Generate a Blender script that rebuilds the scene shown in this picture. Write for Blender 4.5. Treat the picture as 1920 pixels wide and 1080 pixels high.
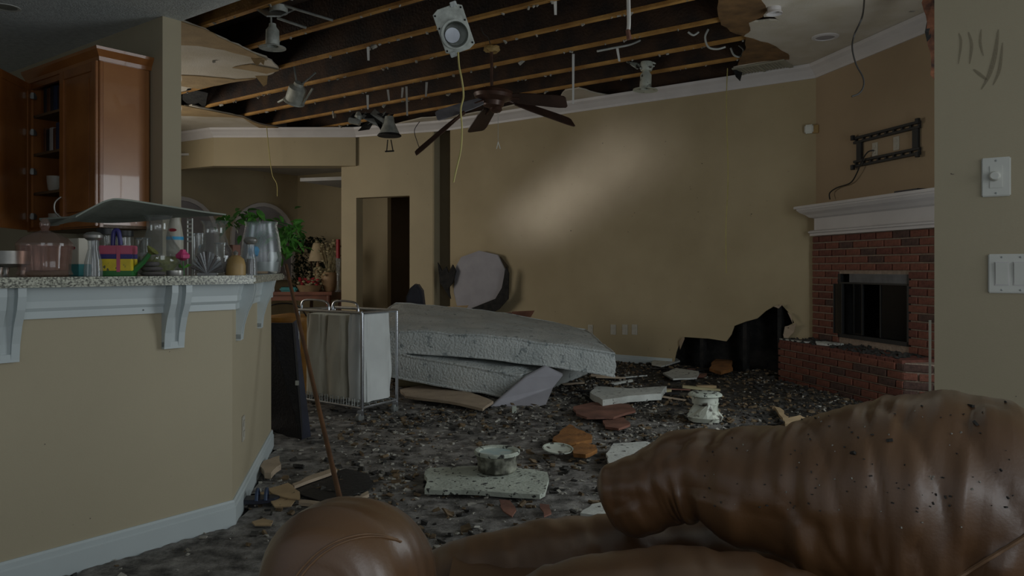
import bpy, bmesh, math, random
from mathutils import Vector, Matrix, noise
from mathutils.geometry import tessellate_polygon

random.seed(7)
for o in list(bpy.data.objects): bpy.data.objects.remove(o)
scene = bpy.context.scene
COL = scene.collection

# ------------------------------------------------------------------ camera, sky, lights, exposure
F, H, HY = 1450.0, 1.10, 503.0            # focal length in pixels of a 1920 frame, eye height, horizon row
cam = bpy.data.cameras.new('camera'); camo = bpy.data.objects.new('camera', cam); COL.objects.link(camo)
cam.sensor_width = 36; cam.lens = F / 1920 * 36; cam.shift_y = -(540 - HY) / 1920
cam.clip_start = .05; cam.clip_end = 100
camo.location = (0, 0, H); camo.rotation_euler = (math.pi / 2, 0, 0)
scene.camera = camo

world = bpy.data.worlds.new('world'); scene.world = world; world.use_nodes = True
bgn = world.node_tree.nodes['Background']
bgn.inputs[0].default_value = (.84, .92, 1.0, 1); bgn.inputs[1].default_value = .5

def area(name, loc, target, sx, sy, energy, color, spread=180):
    l = bpy.data.lights.new(name, 'AREA'); l.shape = 'RECTANGLE'; l.size = sx; l.size_y = sy
    l.energy = energy; l.color = color; l.spread = math.radians(spread)
    o = bpy.data.objects.new(name, l); COL.objects.link(o); o.location = loc
    o.rotation_euler = (Vector(target) - Vector(loc)).to_track_quat('-Z', 'Y').to_euler()
    return o
# daylight through the glazed door to the right behind the camera, the kitchen window behind,
# and the tall windows in the living room's left side wall (hidden by the kitchen wall)
area('daylight_patio_door', (3.3, -1.2, 1.5), (-.9, 3.4, .9), 2.2, 2.0, 62, (.90, .96, 1.0))
area('daylight_kitchen_window', (.7, -2.5, 1.55), (.6, 2.0, 1.0), 1.5, 1.0, 27, (.88, .95, 1.0))
area('daylight_living_windows', (-5.6, 8.3, 1.75), (1.5, 7.0, 1.5), 2.6, 1.8, 135, (1.0, .95, .86))
area('daylight_terrace_door', (2.95, 3.75, 1.3), (-1.5, 5.2, .9), 1.7, 2.0, 100, (.86, .95, 1.0))
# added narrow lamp without a fixture, shaped and aimed to streak the back wall
lo, tg = Vector((-5.0, 8.4, 1.9)), Vector((.72, 9.19, 2.02))
sl = area('added_streak_lamp', lo, tg, .35, 1.5, 2.6, (.80, .84, 1.0), 10)
zz_ = (lo - tg).normalized(); yy_ = Vector((1.30, -.98, .85)); yy_ = (yy_ - zz_ * yy_.dot(zz_)).normalized(); xx_ = yy_.cross(zz_)
sl.rotation_euler = Matrix((xx_, yy_, zz_)).transposed().to_euler()

scene.view_settings.view_transform = 'Standard'; scene.view_settings.look = 'None'
scene.view_settings.gamma = 1.0; scene.view_settings.use_curve_mapping = False
scene.view_settings.exposure = -1.12

# ------------------------------------------------------------------ geometry helpers
V = Vector
def P(px, py, d): return V(((px - 960) / F * d, d, H - (py - HY) / F * d))
def G(px, py, z=0.0):
    d = F * (H - z) / (py - HY); return P(px, py, d)
def hit(px, py, p0, n):                    # photograph ray against a vertical plane (2D point, 2D normal)
    k = (px - 960) / F
    d = (p0[0] * n[0] + p0[1] * n[1]) / (k * n[0] + n[1])
    return P(px, py, d)
D1 = V((-.7995, .6007, 0)); D2 = V((.6007, .7995, 0)); N2 = V((.7995, -.6007, 0))
ROT_N = math.atan2(-.6007, .7995)          # local x along the near wall to the right, y into the wall

class MB:
    def __init__(s): s.v = []; s.f = []
    def add(s, vs, fs, mx=None):
        b = len(s.v)
        s.v += [tuple(mx @ V(p)) if mx else tuple(p) for p in vs]
        s.f += [tuple(i + b for i in f) for f in fs]; return s
    def box(s, c, size, mx=None):
        x, y, z = c; a, b, e = size[0] / 2, size[1] / 2, size[2] / 2
        vs = [(x + i * a, y + j * b, z + k * e) for k in (-1, 1) for j in (-1, 1) for i in (-1, 1)]
        return s.add(vs, [(0, 2, 3, 1), (4, 5, 7, 6), (0, 1, 5, 4), (2, 6, 7, 3), (0, 4, 6, 2), (1, 3, 7, 5)], mx)
    def span(s, a, b, mx=None):
        return s.box([(a[i] + b[i]) / 2 for i in range(3)], [abs(b[i] - a[i]) for i in range(3)], mx)
    def tube(s, pts, r, n=8, caps=True):
        pts = [V(p) for p in pts]; m = len(pts); rs = r if isinstance(r, (list, tuple)) else [r] * m
        vs = []; prev = None
        for i, p in enumerate(pts):
            t = (pts[min(i + 1, m - 1)] - pts[max(i - 1, 0)]).normalized()
            if prev is None:
                u = t.orthogonal().normalized()
            else:
                u = (prev - t * prev.dot(t))
                u = u.normalized() if u.length > 1e-6 else t.orthogonal().normalized()
            prev = u; w = t.cross(u)
            for k in range(n):
                a = 2 * math.pi * k / n; vs.append(p + (u * math.cos(a) + w * math.sin(a)) * rs[i])
        fs = [(i * n + k, i * n + (k + 1) % n, (i + 1) * n + (k + 1) % n, (i + 1) * n + k) for i in range(m - 1) for k in range(n)]
        if caps: fs += [tuple(range(n - 1, -1, -1)), tuple(range((m - 1) * n, m * n))]
        return s.add(vs, fs)
    def lathe(s, prof, n=28, c=(0, 0, 0), mx=None, flute=0, fn=0, ring=False, open=False):
        vs = []; m = len(prof)
        for r, z in prof:
            for k in range(n):
                a = 2 * math.pi * k / n; rr = r * (1 + flute * math.cos(fn * a)) if fn else r
                vs.append((c[0] + rr * math.cos(a), c[1] + rr * math.sin(a), c[2] + z))
        fs = [(i * n + k, i * n + (k + 1) % n, (i + 1) * n + (k + 1) % n, (i + 1) * n + k) for i in range(m - 1) for k in range(n)]
        if ring: return s.add(vs, fs + [((m - 1) * n + k, (m - 1) * n + (k + 1) % n, (k + 1) % n, k) for k in range(n)], mx)
        if prof[0][0] > 1e-5 and not open: fs.append(tuple(range(n - 1, -1, -1)))
        if prof[-1][0] > 1e-5 and not open: fs.append(tuple(range((m - 1) * n, m * n)))
        return s.add(vs, fs, mx)
    def poly(s, outer, thick, holes=()):       # planar outline with holes given a thickness vector
        loops = [[V(p) for p in outer]] + [[V(p) for p in h] for h in holes]
        tris = tessellate_polygon(loops); flat = [p for l in loops for p in l]; n = len(flat); t = V(thick)
        vs = flat + [p + t for p in flat]
        fs = [tuple(a) for a in tris] + [tuple(i + n for i in reversed(a)) for a in tris]
        b = 0
        for l in loops:
            m = len(l)
            for i in range(m):
                j = (i + 1) % m; fs.append((b + i, b + j, b + j + n, b + i + n))
            b += m
        return s.add(vs, fs)
    def sweep(s, path, prof, up=False):        # profile (out, z) along a 2D polyline; out is to the right of travel
        path = [V((p[0], p[1], 0)) for p in path]; m = len(path); vs = []; q = len(prof)
        for i, p in enumerate(path):
            a = (path[i] - path[i - 1]).normalized() if i else None
            b = (path[i + 1] - path[i]).normalized() if i < m - 1 else None
            na = V((a.y, -a.x, 0)) if a else None; nb = V((b.y, -b.x, 0)) if b else None
            if na and nb:
                h = (na + nb).normalized(); h = h / max(.3, h.dot(na))
            else: h = na or nb
            for o, z in prof: vs.append((p.x + h.x * o, p.y + h.y * o, z))
        fs = [(i * q + k, i * q + (k + 1) % q, (i + 1) * q + (k + 1) % q, (i + 1) * q + k) for i in range(m - 1) for k in range(q)]
        fs += [tuple(range(q)), tuple(range((m - 1) * q + q - 1, (m - 1) * q - 1, -1))]
        return s.add(vs, fs)
    def mesh(s, name, bevel=0, smooth=False, seg=2):
        me = bpy.data.meshes.new(name); me.from_pydata(s.v, [], s.f)
        bm = bmesh.new(); bm.from_mesh(me)
        bmesh.ops.recalc_face_normals(bm, faces=bm.faces)
        if bevel:
            es = [e for e in bm.edges if len(e.link_faces) == 2 and e.calc_face_angle(0) > .5]
            bmesh.ops.bevel(bm, geom=es, offset=bevel, segments=seg, affect='EDGES', clamp_overlap=True)
        if smooth:
            for f in bm.faces: f.smooth = True
            for e in bm.edges:
                if len(e.link_faces) == 2 and e.calc_face_angle(0) > .7: e.smooth = False
        bm.to_mesh(me); bm.free(); return me
    def build(s, name, m, parent=None, bevel=0, smooth=False, loc=None, rot=None, seg=2):
        me = s.mesh(name, bevel, smooth, seg); me.materials.append(m)
        o = bpy.data.objects.new(name, me); COL.objects.link(o)
        if parent: o.parent = parent
        if loc is not None: o.location = loc
        if rot is not None: o.rotation_euler = rot
        return o

def thing(name, label, cat, loc=(0, 0, 0), rz=0, group=None):
    o = bpy.data.objects.new(name, None); COL.objects.link(o); o.empty_display_size = .1
    o.location = loc; o.rotation_euler = (0, 0, rz); o['label'] = label; o['category'] = cat
    if group: o['group'] = group
    return o
def tag(o, label, cat, group=None, kind=None):
    o['label'] = label; o['category'] = cat
    if group: o['group'] = group
    if kind: o['kind'] = kind
    return o
def struct(o, label=None):
    o['kind'] = 'structure'
    if label: o['label'] = label
    return o
def recenter(o, base=None):                    # world-coordinate mesh: move the origin to its base
    vs = o.data.vertices; n = len(vs)
    c = V((sum(v.co.x for v in vs) / n, sum(v.co.y for v in vs) / n, min(v.co.z for v in vs))) if base is None else V(base)
    o.data.transform(Matrix.Translation(-c)); o.location = c; return o
def jag(pts, n=3, amp=.03, seed=1, closed=True):
    rnd = random.Random(seed); out = []; m = len(pts)
    for i in range(m if closed else m - 1):
        a, b = V(pts[i]), V(pts[(i + 1) % m]); d = b - a; L = d.length
        pr = V((-d.y, d.x, 0)) if abs(d.x) + abs(d.y) > 1e-6 else V((0, 0, 1))
        if pr.length > 0: pr.normalize()
        k = max(1, min(n, int(L / .04)))
        for j in range(k):
            p = a + d * (j / k)
            if j: p += pr * rnd.uniform(-amp, amp) * min(1, L / .3)
            out.append(p)
    return out
def smooth_path(pts, n=6):
    pts = [V(p) for p in pts]; out = []
    for i in range(len(pts) - 1):
        p0, p1, p2, p3 = pts[max(i - 1, 0)], pts[i], pts[i + 1], pts[min(i + 2, len(pts) - 1)]
        for j in range(n):
            t = j / n
            out.append(.5 * ((2 * p1) + (p2 - p0) * t + (2 * p0 - 5 * p1 + 4 * p2 - p3) * t * t + (3 * p1 - p0 - 3 * p2 + p3) * t ** 3))
    out.append(pts[-1]); return out

# ------------------------------------------------------------------ materials
def mat(name, col, rough=.6, var=.12, scale=6, bump=0, bscale=60, metal=0, col2=None, lo=.35, hi=.65, spec=.5, specks=None, detail=5, coat=0):
    m = bpy.data.materials.new(name); m.use_nodes = True; nt = m.node_tree; N = nt.nodes; L = nt.links
    b = N['Principled BSDF']; tc = N.new('ShaderNodeTexCoord')
    nz = N.new('ShaderNodeTexNoise'); nz.inputs['Scale'].default_value = scale; nz.inputs['Detail'].default_value = detail
    L.new(tc.outputs['Object'], nz.inputs['Vector'])
    r = N.new('ShaderNodeValToRGB'); r.color_ramp.elements[0].position = lo; r.color_ramp.elements[1].position = hi
    c2 = col2 or tuple(min(1, c * (1 + var)) for c in col); c1 = col if col2 else tuple(c * (1 - var) for c in col)
    r.color_ramp.elements[0].color = (*c1, 1); r.color_ramp.elements[1].color = (*c2, 1)
    L.new(nz.outputs[0], r.inputs[0]); out = r.outputs[0]
    if specks:
        sc, th, sw, scol = specks
        n2 = N.new('ShaderNodeTexNoise'); n2.inputs['Scale'].default_value = sc; n2.inputs['Detail'].default_value = 3
        L.new(tc.outputs['Object'], n2.inputs['Vector'])
        r2 = N.new('ShaderNodeValToRGB'); r2.color_ramp.elements[0].position = th; r2.color_ramp.elements[1].position = th + sw
        L.new(n2.outputs[0], r2.inputs[0])
        mx = N.new('ShaderNodeMixRGB'); L.new(r2.outputs[0], mx.inputs[0]); L.new(out, mx.inputs[1]); mx.inputs[2].default_value = (*scol, 1)
        out = mx.outputs[0]
    L.new(out, b.inputs['Base Color'])
    b.inputs['Roughness'].default_value = rough; b.inputs['Metallic'].default_value = metal
    b.inputs['Specular IOR Level'].default_value = spec
    if coat: b.inputs['Coat Weight'].default_value = coat
    if bump:
        n3 = N.new('ShaderNodeTexNoise'); n3.inputs['Scale'].default_value = bscale; n3.inputs['Detail'].default_value = 4
        L.new(tc.outputs['Object'], n3.inputs['Vector'])
        bp = N.new('ShaderNodeBump'); bp.inputs['Strength'].default_value = bump; bp.inputs['Distance'].default_value = .02
        L.new(n3.outputs[0], bp.inputs['Height']); L.new(bp.outputs[0], b.inputs['Normal'])
    return m
def glass(name, tint, rough=.04, body=.12, bodycol=(.8, .8, .8)):
    m = bpy.data.materials.new(name); m.use_nodes = True; nt = m.node_tree; N = nt.nodes; L = nt.links
    N.remove(N['Principled BSDF']); out = N['Material Output']
    tr = N.new('ShaderNodeBsdfTransparent'); tr.inputs[0].default_value = (*tint, 1)
    gl = N.new('ShaderNodeBsdfGlossy'); gl.inputs['Roughness'].default_value = rough
    df = N.new('ShaderNodeBsdfDiffuse'); df.inputs[0].default_value = (*bodycol, 1)
    lw_ = N.new('ShaderNodeLayerWeight'); lw_.inputs[0].default_value = .5; pw_ = N.new('ShaderNodeMath'); pw_.operation = 'POWER'; pw_.inputs[1].default_value = 3.5; L.new(lw_.outputs['Facing'], pw_.inputs[0]); fr = N.new('ShaderNodeMath'); fr.operation = 'MULTIPLY_ADD'; fr.inputs[1].default_value = .5; fr.inputs[2].default_value = .045; L.new(pw_.outputs[0], fr.inputs[0])
    nz = N.new('ShaderNodeTexNoise'); nz.inputs['Scale'].default_value = 30
    mm = N.new('ShaderNodeMath'); mm.operation = 'MULTIPLY'; mm.inputs[1].default_value = body * 2
    L.new(nz.outputs[0], mm.inputs[0])
    m1 = N.new('ShaderNodeMixShader'); L.new(mm.outputs[0], m1.inputs[0]); L.new(tr.outputs[0], m1.inputs[1]); L.new(df.outputs[0], m1.inputs[2])
    m2 = N.new('ShaderNodeMixShader'); L.new(fr.outputs[0], m2.inputs[0]); L.new(m1.outputs[0], m2.inputs[1]); L.new(gl.outputs[0], m2.inputs[2])
    L.new(m2.outputs[0], out.inputs[0]); return m
BLK = (.006, .006, .006)
M = dict(
    wall=mat('wall_paint', (.42, .345, .215), .7, .06, 1.4, .06, 220, specks=(55, .73, .03, (.05, .04, .03))),
    wall_clean=mat('wall_paint_clean', (.41, .352, .238), .68, .05, 1.2, .05, 240, specks=(38, .76, .02, (.08, .06, .05))),
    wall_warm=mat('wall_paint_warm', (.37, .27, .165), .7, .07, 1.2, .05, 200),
    soot_wall=mat('wall_sooty', (.36, .285, .165), .75, .1, 1.1, .06, 180, col2=(.44, .355, .215), specks=(30, .74, .04, (.04, .03, .02))),
    ceil=mat('ceiling_texture', (.64, .67, .65), .85, .10, 25, .5, 90),
    ceil2=mat('ceiling_stained', (.50, .44, .34), .85, .1, 3, .25, 90, col2=(.60, .55, .47)),
    drywall=mat('drywall_face', (.50, .49, .47), .85, .1, 4, .15, 60),
    paper=mat('drywall_paper_brown', (.36, .25, .125), .85, .15, 5, .2, 40),
    flap=mat('drywall_back_burnt', (.16, .085, .03), .9, .3, 7, .3, 40),
    white=mat('white_trim', (.50, .55, .55), .4, .04, 3, specks=(26, .74, .03, (.05, .05, .05))),
    white_warm=mat('white_trim_warm', (.60, .57, .56), .45, .05, 3),
    plate=mat('dusty_outlet_plate', (.46, .43, .36), .5, .08, 9),
    white_clean=mat('white_plastic', (.66, .66, .60), .35, .04, 5),
    joist=mat('joist_wood', (.16, .075, .02), .75, .3, 5, .25, 60, col2=(.36, .20, .055)),
    joist_char=mat('joist_charred', (.014, .007, .004), .85, .3, 4, .4, 40, col2=(.05, .022, .008)),
    joist_edge=mat('joist_bare_edge', (.30, .14, .03), .7, .3, 3, .3, 50, col2=(.55, .30, .08)),
    char=mat('charred', (.004, .004, .004), .9, .3, 12, .5, 40, col2=(.022, .02, .018)),
    deck=mat('deck_burnt', (.016, .009, .006), .9, .3, 6, .4, 30, col2=(.045, .022, .012)),
    cherry=mat('cherry_wood', (.25, .085, .02), .32, .2, 4, .03, 80, col2=(.36, .135, .035), coat=.25),
    cherry_side=mat('cherry_veneer', (.33, .13, .045), .25, .1, 3, col2=(.40, .17, .06), coat=.5),
    inside=mat('cabinet_inside', (.17, .11, .055), .6, .1, 5),
    granite=mat('granite', (.10, .10, .085), .25, .1, 120, 0, 60, col2=(.55, .55, .45), lo=.38, hi=.60, detail=4),
    brick_a=mat('brick_red', (.185, .066, .042), .85, .2, 30, .4, 120),
    brick_b=mat('brick_dark_red', (.14, .047, .032), .85, .25, 30, .4, 120),
    brick_c=mat('brick_burnt', (.085, .045, .035), .85, .3, 30, .4, 120),
    mortar=mat('mortar', (.34, .26, .20), .9, .15, 30, .4, 90),
    hood=mat('dark_hood', (.11, .11, .115), .6, .2, 10),
    black_metal=mat('black_metal', (.012, .012, .012), .45, .2, 10),
    firebox=mat('firebox', (.010, .009, .008), .9, .4, 14, .4, 50),
    steel=mat('dusty_steel', (.42, .44, .42), .42, .2, 14, .1, 60, metal=.7),
    can=mat('can_metal', (.44, .46, .42), .55, .2, 18, .1, 60, metal=.35),
    chrome=mat('chrome', (.55, .57, .6), .22, .1, 10, metal=.9),
    pewter=mat('pewter_metal', (.38, .37, .34), .35, .15, 12, metal=.7),
    fan=mat('fan_bronze', (.085, .042, .028), .4, .25, 9, metal=.3),
    blade=mat('fan_blade', (.045, .024, .017), .45, .25, 7),
    blade_top=mat('fan_blade_dusty', (.20, .19, .20), .7, .2, 9),
    yellow_wire=mat('yellow_wire', (.42, .36, .12), .6, .15, 9),
    black_wire=mat('black_wire', (.02, .018, .016), .6, .15, 9),
    pale_wire=mat('pale_wire', (.42, .42, .38), .6, .15, 9),
    pvc=mat('white_pipe', (.62, .60, .56), .5, .08, 9, specks=(20, .66, .04, (.05, .04, .03))),
    vent=mat('vent_beige', (.30, .285, .22), .6, .1, 8),
    leather=None,
    mattress=mat('mattress_quilt', (.44, .47, .46), .65, .12, 3.5, .7, 55, col2=(.56, .58, .56), specks=(18, .62, .05, (.27, .30, .30))),
    cloth=mat('laundry_cloth', (.62, .64, .62), .85, .1, 3, .15, 12),
    cloth_tan=mat('laundry_cloth_beige', (.55, .51, .40), .85, .1, 3, .15, 12),
    board=mat('pale_board', (.34, .33, .36), .8, .08, 5),
    foam=mat('foam_pad', (.42, .36, .20), .9, .15, 5, .2, 20),
    blackpanel=mat('black_panel', (.012, .011, .011), .55, .3, 30, .2, 60, specks=(60, .72, .04, (.12, .12, .12))),
    blackface=mat('black_front', (.02, .022, .035), .4, .3, 6),
    stick=mat('stick_wood', (.10, .045, .018), .55, .25, 12),
    cardboard=mat('cardboard', (.38, .27, .15), .85, .15, 7, .1, 30, specks=(40, .70, .04, (.03, .025, .02))),
    tan_sheet=mat('tan_sheet', (.40, .31, .22), .85, .12, 7, .1, 30, specks=(40, .68, .04, (.04, .03, .02))),
    slab=mat('plaster_slab', (.43, .46, .39), .85, .15, 8, .3, 50, specks=(34, .60, .05, (.03, .03, .028))),
    slab2=mat('plaster_sheet', (.50, .51, .47), .85, .12, 8, .2, 50, specks=(26, .62, .06, (.05, .045, .04))),
    rust=mat('burnt_orange_foam', (.25, .105, .025), .9, .3, 9, .3, 40),
    redbrown=mat('scorched_sheet', (.17, .075, .05), .8, .35, 5, .2, 30),
    ceramic=mat('dirty_ceramic', (.52, .54, .46), .5, .12, 9, 0, 60, specks=(16, .56, .1, (.05, .04, .03))),
    ceramic_dirty=mat('sooty_ceramic', (.05, .048, .035), .6, .2, 20, 0, 60, col2=(.34, .34, .27), lo=.45, hi=.7),
    glass=glass('clear_glass', (.95, .96, .955), .05, .035),
    glass_cut=glass('cut_glass', (.80, .82, .82), .1, .18, (.6, .62, .64)),
    glass_pink=glass('pink_glass', (.90, .79, .75), .12, .09, (.62, .44, .38)),
    glass_jug=glass('cloudy_plastic', (.92, .94, .95), .25, .08, (.60, .65, .68)),
    glass_fire=glass('sooty_door_glass', (.25, .25, .25), .15, .08, (.1, .1, .1)),
    water=mat('murky_filling', (.30, .31, .28), .4, .15, 10),
    leaf=mat('green_leaf', (.035, .13, .018), .4, .35, 18, col2=(.09, .26, .035)),
    leaf_dark=mat('dark_leaf', (.006, .014, .006), .6, .3, 12, col2=(.015, .03, .012)),
    pink=mat('can_pink', (.50, .10, .16), .4, .1, 12), navy=mat('can_navy', (.035, .03, .16), .4, .1, 12),
    yellow=mat('can_yellow', (.68, .52, .03), .4, .1, 30, specks=(50, .64, .03, (.1, .1, .06))), green=mat('can_green', (.035, .16, .04), .4, .15, 12),
    rose=mat('rose_pink', (.55, .05, .17), .6, .2, 20), blue=mat('bright_blue', (.05, .42, .75), .5, .1, 12),
    amber=mat('amber_wood', (.34, .22, .08), .5, .15, 12), red=mat('lip_red', (.35, .03, .04), .5, .1, 12),
    cream=mat('cream_china', (.58, .54, .45), .4, .08, 10), teal=mat('teal', (.02, .20, .21), .5, .1, 12),
    stone=mat('dark_stones', (.10, .09, .085), .7, .3, 15, .2, 40), fern=mat('moss', (.16, .17, .04), .8, .3, 30, .5, 60),
    shade=mat('lamp_shade', (.48, .38, .24), .8, .1, 10), vasebrown=mat('clay_vase', (.34, .22, .12), .6, .15, 8),
    dried=mat('dried_flowers', (.36, .31, .18), .9, .3, 20), table=mat('red_wood_table', (.17, .06, .035), .4, .25, 6),
    orange=mat('orange_plastic', (.40, .19, .035), .5, .2, 8), book_a=mat('book_dark', (.03, .03, .035), .6, .3, 10),
    book_b=mat('book_brown', (.14, .06, .03), .6, .3, 10), book_c=mat('book_white', (.5, .5, .47), .6, .1, 10), book_d=mat('book_blue', (.03, .05, .10), .6, .2, 10),
    sheet_under=mat('warped_board', (.23, .25, .21), .8, .15, 4, .1, 30), sheet_top=mat('warped_board_print', (.30, .22, .20), .8, .3, 8),
    dark_stuff=mat('dark_debris', (.015, .014, .012), .9, .4, 30, .3, 60, col2=(.05, .046, .04)), pale_stuff=mat('pale_debris', (.20, .185, .15), .9, .3, 25, col2=(.42, .40, .35)),
    brown_stuff=mat('brown_debris', (.09, .06, .032), .9, .3, 25, col2=(.19, .13, .07)), window_grey=mat('blocked_pane', (.30, .28, .29), .5, .1, 4),
    seam=mat('seam_thread', (.22, .125, .065), .6, .15, 30), smear=glass('soot_smear', (1, 1, 1), .9, .33, (.15, .11, .045)), insul=mat('burnt_insulation', (.20, .075, .035), .95, .4, 10, .4, 30, col2=(.03, .015, .012)),
    plastic_dark=mat('dark_plastic', (.02, .02, .03), .4, .3, 10), ash=None)

def leather():
    m = mat('brown_leather', (.115, .052, .020), .36, .2, 3, .05, 190, col2=(.175, .086, .034), coat=.15)
    nt = m.node_tree; N = nt.nodes; L = nt.links; b = N['Principled BSDF']; tc = [n for n in N if n.type == 'TEX_COORD'][0]
    nz = N.new('ShaderNodeTexNoise'); nz.inputs['Scale'].default_value = 7; nz.inputs['Detail'].default_value = 4; L.new(tc.outputs['Object'], nz.inputs[0])
    r = N.new('ShaderNodeMapRange'); r.inputs[1].default_value = .3; r.inputs[2].default_value = .7; r.inputs[3].default_value = .32; r.inputs[4].default_value = .48; b.inputs['Coat Roughness'].default_value = .34; b.inputs['Coat Weight'].default_value = .8; b.inputs['Specular IOR Level'].default_value = .7
    L.new(nz.outputs[0], r.inputs[0]); L.new(r.outputs[0], b.inputs['Roughness']); return m
M['leather'] = leather()
def ashmat():
    m = bpy.data.materials.new('ash_floor'); m.use_nodes = True; nt = m.node_tree; N = nt.nodes; L = nt.links; b = N['Principled BSDF']
    tc = N.new('ShaderNodeTexCoord')
    def nz(s, d=6, r=.6):
        n = N.new('ShaderNodeTexNoise'); n.inputs['Scale'].default_value = s; n.inputs['Detail'].default_value = d; n.inputs['Roughness'].default_value = r
        L.new(tc.outputs['Object'], n.inputs[0]); return n.outputs[0]
    def ramp(s, *els):
        r = N.new('ShaderNodeValToRGB'); r.color_ramp.elements[0].position = els[0][0]; r.color_ramp.elements[0].color = (*els[0][1], 1)
        r.color_ramp.elements[1].position = els[-1][0]; r.color_ramp.elements[1].color = (*els[-1][1], 1)
        for p, c in els[1:-1]: e = r.color_ramp.elements.new(p); e.color = (*c, 1)
        L.new(s, r.inputs[0]); return r.outputs[0]
    fine = ramp(nz(9, 8, .7), (.36, (.05, .047, .043)), (.46, (.15, .14, .127)), (.56, (.27, .255, .235)), (.70, (.42, .40, .36)))
    dark = ramp(nz(14, 8, .7), (.40, (.010, .009, .008)), (.54, (.05, .044, .036)), (.63, (.17, .15, .11)), (.74, (.38, .35, .27)))
    g = N.new('ShaderNodeVectorMath'); g.operation = 'DOT_PRODUCT'; g.inputs[1].default_value = (.55, .42, 0); L.new(tc.outputs['Object'], g.inputs[0])
    nn = N.new('ShaderNodeMath'); nn.operation = 'MULTIPLY_ADD'; nn.inputs[1].default_value = 3.2; L.new(nz(.9, 4), nn.inputs[0]); L.new(g.outputs['Value'], nn.inputs[2])
    mk = N.new('ShaderNodeMapRange'); mk.inputs[1].default_value = 4.1; mk.inputs[2].default_value = 5.1; L.new(nn.outputs[0], mk.inputs[0])
    mx = N.new('ShaderNodeMixRGB'); L.new(mk.outputs[0], mx.inputs[0]); L.new(fine, mx.inputs[1]); L.new(dark, mx.inputs[2]); L.new(mx.outputs[0], b.inputs['Base Color'])
    b.inputs['Roughness'].default_value = .85; b.inputs['Specular IOR Level'].default_value = .3
    bp = N.new('ShaderNodeBump'); bp.inputs['Strength'].default_value = .9; bp.inputs['Distance'].default_value = .03; L.new(nz(26, 8, .7), bp.inputs['Height']); L.new(bp.outputs[0], b.inputs['Normal'])
    return m
M['ash'] = ashmat()

# ------------------------------------------------------------------ the setting
CEIL, KCEIL = 3.08, 2.76
K = V((-2.30, 5.09, 0))                         # end of the kitchen wall (camera side)
C = V((-1.19, 3.29, 0))                         # corner of the bar half wall
E1 = V((-1.47, 4.72, 0))                        # far end of the bar's angled section
BW = V((1.435, 8.67, 0))                        # a point of the back wall
F0 = hit(1530, 503, BW, D2); F0.z = 0           # back wall / fireplace wall corner
FF = V((.2026, -.9793, 0)); ROT_F = math.atan2(FF.y, FF.x); FN = V((-.9793, -.2026, 0))
BWL = hit(844, 503, BW, D2); BWL.z = 0
LW0 = V((-2.445, 11.08, 0)); LW1 = V((-1.055, 10.48, 0))

fl = MB(); fl.poly([(-9, -2, -.1), (6, -2, -.1), (6, 15, -.1), (-9, 15, -.1)], (0, 0, .1)); struct(fl.build('floor', M['char']), 'scorched floor slab under the ash')

# back wall with a burnt-out hole at its foot beside the hearth, and a torn one behind the mattress
def bwp(px, py):
    p = hit(px, py, BW, D2); p.z = max(p.z, .0); return p
hole = [(1262, 740), (1268, 660), (1276, 640), (1284, 632), (1330, 635), (1362, 640), (1371, 628), (1377, 611), (1398, 603), (1420, 597), (1436, 583), (1450, 575), (1466, 572),
        (1479, 586), (1489, 605), (1474, 613), (1468, 628), (1482, 645), (1484, 740)]
hp = [bwp(*p) for p in hole]
z0 = .02
hp = [V((p.x, p.y, max(p.z, z0))) for p in hp]
wb = MB()
o_ = [V((BWL.x, BWL.y, 0)), V((F0.x, F0.y, 0)), V((F0.x, F0.y, CEIL)), V((BWL.x, BWL.y, CEIL))]
hole2 = [bwp(*p) for p in [(858, 560), (851, 520), (857, 495), (868, 482), (900, 476), (940, 482), (954, 500), (950, 545), (935, 572), (905, 586), (875, 580)]]
wb.poly(o_, D2 * .012, [hp, hole2]); wall_back = struct(wb.build('wall_back', M['soot_wall']), 'tan back wall with burnt holes near the floor')
cv = MB()
a, b_ = hp[0] - N2 * .3, hp[-1] + N2 * .05
cv.poly([(a.x, a.y, 0), (b_.x, b_.y, 0), (b_.x, b_.y, 1.3), (a.x, a.y, 1.3)], D2 * .02)
cv.v = [tuple(V(p) + D2 * .30) for p in cv.v]; cv.build('cavity_back', M['char'], wall_back)
for t in (.25, .62, .9):
    p = hp[0].lerp(hp[-1], t); s = MB(); s.box((0, 0, .6), (.04, .09, 1.2)); s.build('stud', M['char'], wall_back, loc=(p.x + D2.x * .07, p.y + D2.y * .07, 0), rot=(0, 0, ROT_N))
# curled paper at the hole's edge
for pts in ([(1452, 574), (1470, 570), (1463, 578)], [(1478, 585), (1489, 606), (1486, 590)], [(1473, 612), (1496, 606), (1490, 622), (1474, 640), (1470, 628)], [(1275, 640), (1284, 631), (1288, 634), (1277, 655)]):
    q = [bwp(*p) - D2 * random.uniform(.02, .07) for p in pts]; s = MB(); s.poly(q, D2 * .006); s.build('torn_paper', M['tan_sheet'], wall_back)
# fireplace wall, near wall with switches, kitchen wall
def wallseg(name, p, q, z0, z1, thick, m, label=None):
    s = MB(); s.poly([(p[0], p[1], z0), (q[0], q[1], z0), (q[0], q[1], z1), (p[0], p[1], z1)], thick); return struct(s.build(name, m), label)
FE = F0 + FF * 2.6
fo_ = [F0 + FF * x + V((0, 0, z)) for x, z in ((.40, .44), (1.37, .44), (1.37, 1.09), (.40, 1.09))]
s = MB(); s.poly([F0, FE, FE + V((0, 0, CEIL)), F0 + V((0, 0, CEIL))], -FN * .1, [fo_]); struct(s.build('wall_fireplace', M['wall_warm']), 'warm tan chimney wall above the fireplace')
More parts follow.
